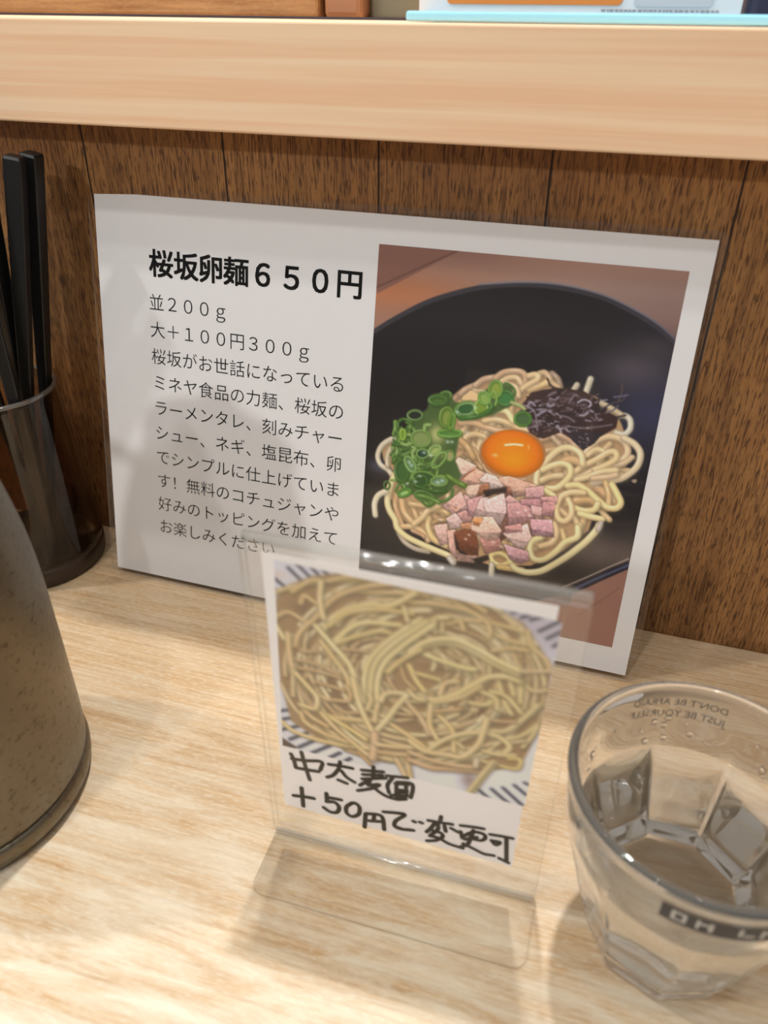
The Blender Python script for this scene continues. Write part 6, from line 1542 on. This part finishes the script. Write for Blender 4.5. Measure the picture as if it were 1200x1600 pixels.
def fine(pr, seg=3):
    out = []
    for a, b in zip(pr, pr[1:]):
        k = max(1, int(math.hypot(a[0]-b[0], a[1]-b[1])/.003))
        out += [(a[0]+(b[0]-a[0])*j/k, a[1]+(b[1]-a[1])*j/k) for j in range(k)]
    return out+[pr[-1]]
outer, inner = fine(outer), fine(inner)
gl = empty('water_glass', 'faceted clear glass tumbler of water at the right, dark printed band under its rim', 'glass', (GX, GY, .0002))
WL = .058
cut = next(i for i, q in enumerate(inner) if q[1] < WL)
zc = inner[cut-1][1]
k_ = (zc-WL)/(zc-inner[cut][1]); inner.insert(cut, (inner[cut-1][0]+(inner[cut][0]-inner[cut-1][0])*k_, WL))
wet = inner[cut:]; inner = inner[:cut+1]
b = lathe_bm(outer+inner, 180, glass_rad); bmesh.ops.recalc_face_normals(b, faces=b.faces[:])
tb = bm_obj('tumbler', b, glass_mat('clear_glass', 1.50, (.997, .999, .996), .055), gl, True); tb.cycles.is_caustics_caster = True
def wet_rad(t, i, r): return flute(.55*amt(wet[i][1], .056))(t, r)
rw = wet[0][0]
b = lathe_bm(wet, 180, wet_rad, mat=1)                     # water meets glass
n_wet = len(b.faces); b.faces.ensure_lookup_table(); b.normal_update()
for f in b.faces:
    c = f.calc_center_median()
    if f.normal.dot(Vector((-c.x, -c.y, .03))) < 0: f.normal_flip()
top = [(rw, WL), (rw-.0002, WL-.0004), (rw-.0008, WL-.0008), (rw*.8, WL-.0009), (rw*.4, WL-.0009), (0, WL-.0009)]
def top_rad(t, i, r): return flute(.55*amt(WL, .056))(t, r)
old = set(b.faces); lathe_bm(top, 180, top_rad, bm=b, mat=0)
for f in b.faces:
    if f not in old:
        f.normal_update()
        if f.normal.z < 0: f.normal_flip()
bmesh.ops.remove_doubles(b, verts=b.verts[:], dist=1e-7)
wa = bm_obj('drinking_water', b, [glass_mat('water', 1.33, (.997, .999, .996)), glass_mat('wetted_glass', 1.5/1.33, (.997, .999, .996), .20, (.86, .80, .66))], None, True); wa.location = gl.location; wa.cycles.is_caustics_caster = True  # cream diffuse put in to lighten the grey mirrored facets below the water
tag(wa, 'clear water filling two thirds of the faceted tumbler', 'water')
def r_out(z): return float(np.interp(z, [p[1] for p in outer[4:]], [p[0] for p in outer[4:]]))
def wrap(z, ang, off=.00012):
    r = r_out(z)+off; return (r*math.cos(ang), r*math.sin(ang), z)
# lettering printed on the far side (read from outside), and the dark band on the near side
def ring_text(text, z0, size, a_mid, name_mesh):
    me = glyphs(text, size, .012); xs = np.array([v.co.x for v in me.vertices]); mid = (xs.min()+xs.max())/2; out = ([], [])
    for v in me.vertices: out[0].append(wrap(z0+v.co.y/1000, a_mid+(v.co.x-mid)/1000/.0425))
    out[1].extend([list(p.vertices) for p in me.polygons]); bpy.data.meshes.remove(me); return out
V, F = [], []
for txt, z0 in (("DON'T BE AFRAID", .0752), ('JUST BE YOURSELF', .0697)):
    v, f = ring_text(txt, z0, 4.3, math.radians(100), None); b0 = len(V); V += v; F += [[b0+i for i in q] for q in f]
me = bpy.data.meshes.new('slogan'); me.from_pydata(V, [], F); me.update(); link('slogan_lettering', me, plain('grey_print', srgb(74, 70, 72), .5), gl)
def band_strip(a0, a1, z0, z1, off, n=60):
    b = bmesh.new(); rows = []
    for k in range(n+1):
        a = math.radians(a0+(a1-a0)*k/n); rows.append([b.verts.new(wrap(z, a, off)) for z in np.linspace(z0, z1, 5)])
    for p, q in zip(rows, rows[1:]):
        for i in range(4): b.faces.new((p[i], q[i], q[i+1], p[i+1]))
    return b
band = bm_obj('printed_band', band_strip(-108, -40, .0715, .0785, .0001), plain('band_ink', srgb(52, 50, 54), .5), gl)
tag(band, 'dark printed band with pale marks')
b = bmesh.new()
for a0, a1, z0, z1 in ((-104, -102.6, .073, .077), (-104, -98.5, .0762, .0772), (-99.8, -98.5, .0735, .077), (-104, -98.5, .073, .0738), (-95, -93.8, .073, .0772), (-95, -89, .0752, .0762), (-90.5, -89, .073, .077), (-80, -78.5, .0735, .0772), (-78, -74, .0735, .0745), (-72, -70.5, .073, .077), (-72, -66, .0752, .0764), (-63, -61.6, .073, .077), (-63, -57, .0762, .0772), (-53, -51.5, .073, .077), (-53, -47, .0745, .0756)):
    t = band_strip(a0, a1, z0, z1, .0002, 4); mt = bpy.data.meshes.new('tmp'); t.to_mesh(mt); t.free(); b.from_mesh(mt); bpy.data.meshes.remove(mt)
bm_obj('band_marks', b, plain('pale_print', srgb(176, 172, 166), .5), band)
# water drops clinging inside the wall
rng = random.Random(4); b = bmesh.new()
INN = inner+wet[1:]
def r_in(z): return float(np.interp(z, [p[1] for p in INN[::-1]], [p[0] for p in INN[::-1]]))
for i in range(46):
    a = math.radians(rng.uniform(15, 165)); z = rng.uniform(.060, .071); s_ = rng.choice([.0004, .0005, .0006, .0008, .0014]) 
    r = r_in(z)-s_*.3
    m = Matrix.Translation((r*math.cos(a), r*math.sin(a), z)) @ Matrix.Rotation(a, 4, 'Z') @ Matrix.Diagonal((.55*s_, s_, s_*rng.uniform(1, 1.5), 1))
    bmesh.ops.create_icosphere(b, subdivisions=2, radius=1.0, matrix=m)
dr = bm_obj('water_droplets', b, glass_mat('droplet_water', 1.33), gl, True); tag(dr, kind='stuff')

# ------------------------------------------------------------------ steel water pitcher
def mat_steel():
    t = NT('worn_steel')
    sp = t.noise(t.coords((300, 300, 420)), 1.0, 4, .65, .3); dn = t.noise(t.coords((45, 45, 60)), 1.0, 3, .5); ln = t.noise(t.coords((10, 10, 90)), 1.0, 3, .6)
    c = t.mix(t.ramp(sp, [(.56, 0.0), (.70, 1.0)]), srgb(122, 113, 98), srgb(86, 77, 64)); c = t.mix(t.math('MULTIPLY', ln, .3), c, srgb(106, 97, 82))
    h = t.math('ADD', t.math('MULTIPLY', sp, .6), dn)
    bp = t.add('Bump', Strength=.35, Distance=.0006, Height=h)
    ro = t.math('MULTIPLY_ADD', sp, .25, .26)
    p = t.principled(Base__Color=c, Metallic=1.0, Roughness=ro, Normal=bp.outputs[0]); return t.finish(p.outputs[0])
M_STEEL = mat_steel()
KX, KY = -.189, -.1964
pit = empty('water_pitcher', 'worn brushed steel water pitcher at the left edge in front of the chopsticks', 'pitcher', (KX, KY, 0))
prof = [(0, .0125), (.052, .0125), (.0540, .0130), (.0548, .0150), (.0550, .03), (.0549, .06), (.0546, .09), (.0541, .105), (.0530, .118), (.0512, .130), (.0492, .141), (.0462, .153), (.0425, .164), (.0395, .172), (.0385, .178), (.0400, .182), (.0385, .1815), (.0370, .178), (.0375, .172), (0, .165)]
bm_obj('pitcher_body', lathe_bm(prof, 128), M_STEEL, pit, True)
bm_obj('base_ring', lathe_bm([(0, .0002), (.051, .0002), (.0535, .0012), (.0552, .0045), (.0556, .0085), (.0550, .0112), (.0535, .0124), (0, .0124)], 128), M_STEEL, pit, True)
lid = bm_obj('lid', lathe_bm([(.0380, .1785), (.0402, .1822), (.0395, .1850), (.034, .1885), (.022, .1915), (.008, .193), (0, .1932)], 96), M_STEEL, pit, True)
bm_obj('knob', lathe_bm([(.004, .192), (.004, .197), (.009, .200), (.0105, .204), (.008, .208), (0, .2092)], 48), plain('black_plastic', srgb(24, 24, 25), .4), lid, True)
def tube_bm(pts, r, n=16, b=None, flat=1.0):
    b = b or bmesh.new(); rings = []; P = [Vector(p) for p in pts]
    for i, p in enumerate(P):
        d = (P[min(i+1, len(P)-1)]-P[max(i-1, 0)]).normalized(); s1 = d.cross(Vector((0, 1, 0.001))).normalized(); s2 = d.cross(s1)
        rr = r[i] if isinstance(r, (list, tuple)) else r
        rings.append([b.verts.new(p + s1*rr*math.cos(2*math.pi*k/n)*flat + s2*rr*math.sin(2*math.pi*k/n)) for k in range(n)])
    for a, c in zip(rings, rings[1:]):
        for k in range(n): b.faces.new((a[k], a[(k+1) % n], c[(k+1) % n], c[k]))
    b.faces.new(rings[0][::-1]); b.faces.new(rings[-1]); bmesh.ops.recalc_face_normals(b, faces=b.faces[:]); return b
hp = spline(np.array([[-.040, 0, .165], [-.062, 0, .170], [-.080, 0, .150], [-.082, 0, .11], [-.072, 0, .07], [-.0535, 0, .055]]), 8)
bm_obj('handle', tube_bm([tuple(q) for q in hp], .006, flat=.7), plain('handle_plastic', srgb(26, 25, 25), .4), pit, True)

# ------------------------------------------------------------------ chopstick cup
KC = (-.2666, -.0405)
SMOKE = film('smoked_plastic', (.66, .58, .51), .05, .05)
cup = empty('chopstick_cup', 'smoky brown see-through tapered cup holding black chopsticks by the panel', 'cup', (*KC, 0))
cb = lathe_bm([(.0385, .010), (.0392, .0125), (.0388, .016), (.0365, .050), (.0342, .085), (.0325, .108), (.0324, .1118), (.0318, .1128), (.0308, .1128), (.0303, .1118), (.0306, .106), (.0325, .080), (.0348, .048), (.0372, .0150), (.0, .0128)], 96)
bm_obj('cup_wall', cb, SMOKE, cup, True)
bm_obj('rim', lathe_bm([(.0322, .1108), (.0328, .1118), (.0324, .1130), (.0312, .1134), (.0303, .1128), (.0303, .1116)], 96), film('rim_plastic', (.6, .52, .45), .16, .10, .10, (.8, .75, .7)), cup, True)
bm_obj('base', lathe_bm([(0, .0002), (.0375, .0002), (.0392, .0012), (.0396, .005), (.0394, .0095), (.0386, .0112), (.0360, .0120), (0, .0122)], 96), plain('dark_brown_plastic', srgb(50, 34, 24), .35), cup, True)
M_STICK = plain('black_lacquer', srgb(20, 21, 23), .38)
def stick_mesh(L):
    """square-section tapering chopstick standing on its tip, along +z"""
    b = bmesh.new(); rings = []
    for z, r, rd in ((0, .0016, .5), (.004, .0019, .5), (L*.45, .0029, .32), (L*.8, .0038, .2), (L-.0012, .0041, .18), (L, .0037, .18)):
        ring = []
        for sx, sy in ((1, 1), (-1, 1), (-1, -1), (1, -1)):
            k = r*rd
            for q in range(4):
                a0 = math.atan2(sy, sx)-math.pi/4 + q*math.pi/6
                ring.append(b.verts.new((sx*(r-k)+k*math.cos(a0), sy*(r-k)+k*math.sin(a0), z)))
        rings.append(ring)
    n = len(rings[0])
    for a, c in zip(rings, rings[1:]):
        for k in range(n): b.faces.new((a[k], a[(k+1) % n], c[(k+1) % n], c[k]))
    b.faces.new(rings[0][::-1]); b.faces.new(rings[-1])
    me = bpy.data.meshes.new('chopstick'); b.to_mesh(me); b.free(); return me
STICKS = [((-.2239, -.0339, .2294), (-.2621, -.0459, .0132), 'black chopstick standing upright in the cup, left of the upright pair'),
          ((-.2229, -.0231, .2300), (-.2639, -.0265, .0132), 'black chopstick standing upright in the cup, right of the upright pair'),
          ((-.2394, -.0397, .2308), (-.2623, -.0326, .0132), 'black chopstick leaning left, first to the left of the upright pair in the cup'),
          ((-.2383, -.059, .2323), (-.2480, -.047, .0132), 'black chopstick leaning left, second to the left of the upright pair in the cup'),
          ((-.2435, -.071, .2291), (-.2680, -.0330, .0132), 'black chopstick of the leaning bunch cut off by the left edge of the photo'),
          ((-.2580, -.0639, .2275), (-.2704, -.0278, .0132), 'black chopstick of the leaning bunch cut off by the left edge of the photo'),
          ((-.2616, -.0468, .2270), (-.2893, -.0498, .0132), 'black chopstick of the leaning bunch cut off by the left edge of the photo')]
sm = None
for top, bot, lab in STICKS:
    d = Vector(top)-Vector(bot)
    if sm is None: sm = stick_mesh(d.length)
    me = sm if abs(d.length-.2197) < 1e-6 else sm
    o = link('chopstick', me, [] if me.materials else M_STICK)
    o.matrix_world = Matrix.Translation(bot) @ d.to_track_quat('Z', 'Y').to_matrix().to_4x4()
    tag(o, lab, 'chopstick', 'black chopsticks in the smoky cup')

# ------------------------------------------------------------------ things standing on the shelf
ZS = .2833
bl = empty('shelf_sign_holder', 'clear acrylic sign holder on the shelf with a bright pale blue base edge', 'sign holder', (0, 0, ZS))
BLUE = NT('lit_blue_acrylic'); pb = BLUE.principled(Base__Color=(*srgb(160, 226, 252), 1), Roughness=.12, Specular__IOR__Level=.7); M_BLUE = BLUE.finish(pb.outputs[0])  # opaque; the lit glow of the acrylic edge is put into this pale blue
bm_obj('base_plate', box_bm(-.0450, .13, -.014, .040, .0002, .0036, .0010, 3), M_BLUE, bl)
bm_obj('upright_panel', box_bm(-.0472, .125, .0150, .0170, .0037, .120, .0004, 1), ACR, bl)
sg = empty('shelf_sign', 'white sign with an orange box, standing in the holder on the shelf', 'sign', (0, 0, ZS))
bm_obj('paper', box_bm(-.0468, .0775, .0135, .0142, .0038, .112), M_PAPER, sg)
bm_obj('orange_box', slab_bm(rounded_rect(-.0352, .0342, .0062, .045, .002), 'y', .0130, .0134, edge_mat=0), plain('orange_print', srgb(232, 140, 70), .6, 0, .2), sg)
bm_obj('grey_box', slab_bm(rounded_rect(.0382, .0672, .0058, .045, .002), 'y', .0131, .0134, edge_mat=0), plain('grey_print_box', srgb(206, 204, 208), .6, 0, .2), sg)
b = bmesh.new()
rr = random.Random(2); x = .0265
while x < .069:
    wd = rr.uniform(.0006, .0016); box_bm(x, x+wd, .0131, .0134, .0043, .0048, bm=b); x += wd+rr.uniform(.0003, .0007)
bm_obj('small_print', b, plain('small_print_ink', srgb(150, 146, 150), .6, 0, .2), sg)
nb = bm_obj('navy_box', box_bm(.0795, .118, .020, .052, ZS, ZS+.075, .004, 3), plain('navy_card', srgb(38, 38, 66), .5))
tag(nb, 'dark navy box on the shelf at the right end behind the sign', 'box')
tag(bm_obj('added_dark_line', box_bm(-1.2, 1.2, .085, .095, ZS, ZS+.0011), plain('dark_strip', srgb(52, 46, 56), .5)), kind='structure')  # added strip, stands in for the dark reflected line along the shelf top
wb = bm_obj('wooden_box', box_bm(-.42, -.1239, .10, .26, ZS+.0001, ZS+.10, .002, 2), mat_counter('box_wood', srgb(206, 152, 98), srgb(214, 170, 118), srgb(160, 106, 60), 300.0)); wb.rotation_euler = (0, 0, 0)
tag(wb, 'long brown wooden box standing on the shelf at the left', 'box')
wc = bm_obj('wooden_block', box_bm(-.1213, -.1003, .10, .20, ZS+.0001, ZS+.08, .003, 2), plain('reddish_wood', srgb(176, 122, 84), .5))
tag(wc, 'narrow reddish wooden block beside the long box on the shelf', 'block')
gp = bm_obj('grey_canister', lathe_bm([(0, 0), (.015, 0), (.016, .002), (.016, .06), (.014, .07), (0, .071)], 48), plain('grey_green_metal', srgb(128, 128, 112), .45), None, True); gp.location = (-.0885, .125, ZS+.0001)
tag(gp, 'grey green canister on the shelf between wooden block and white sign', 'canister')
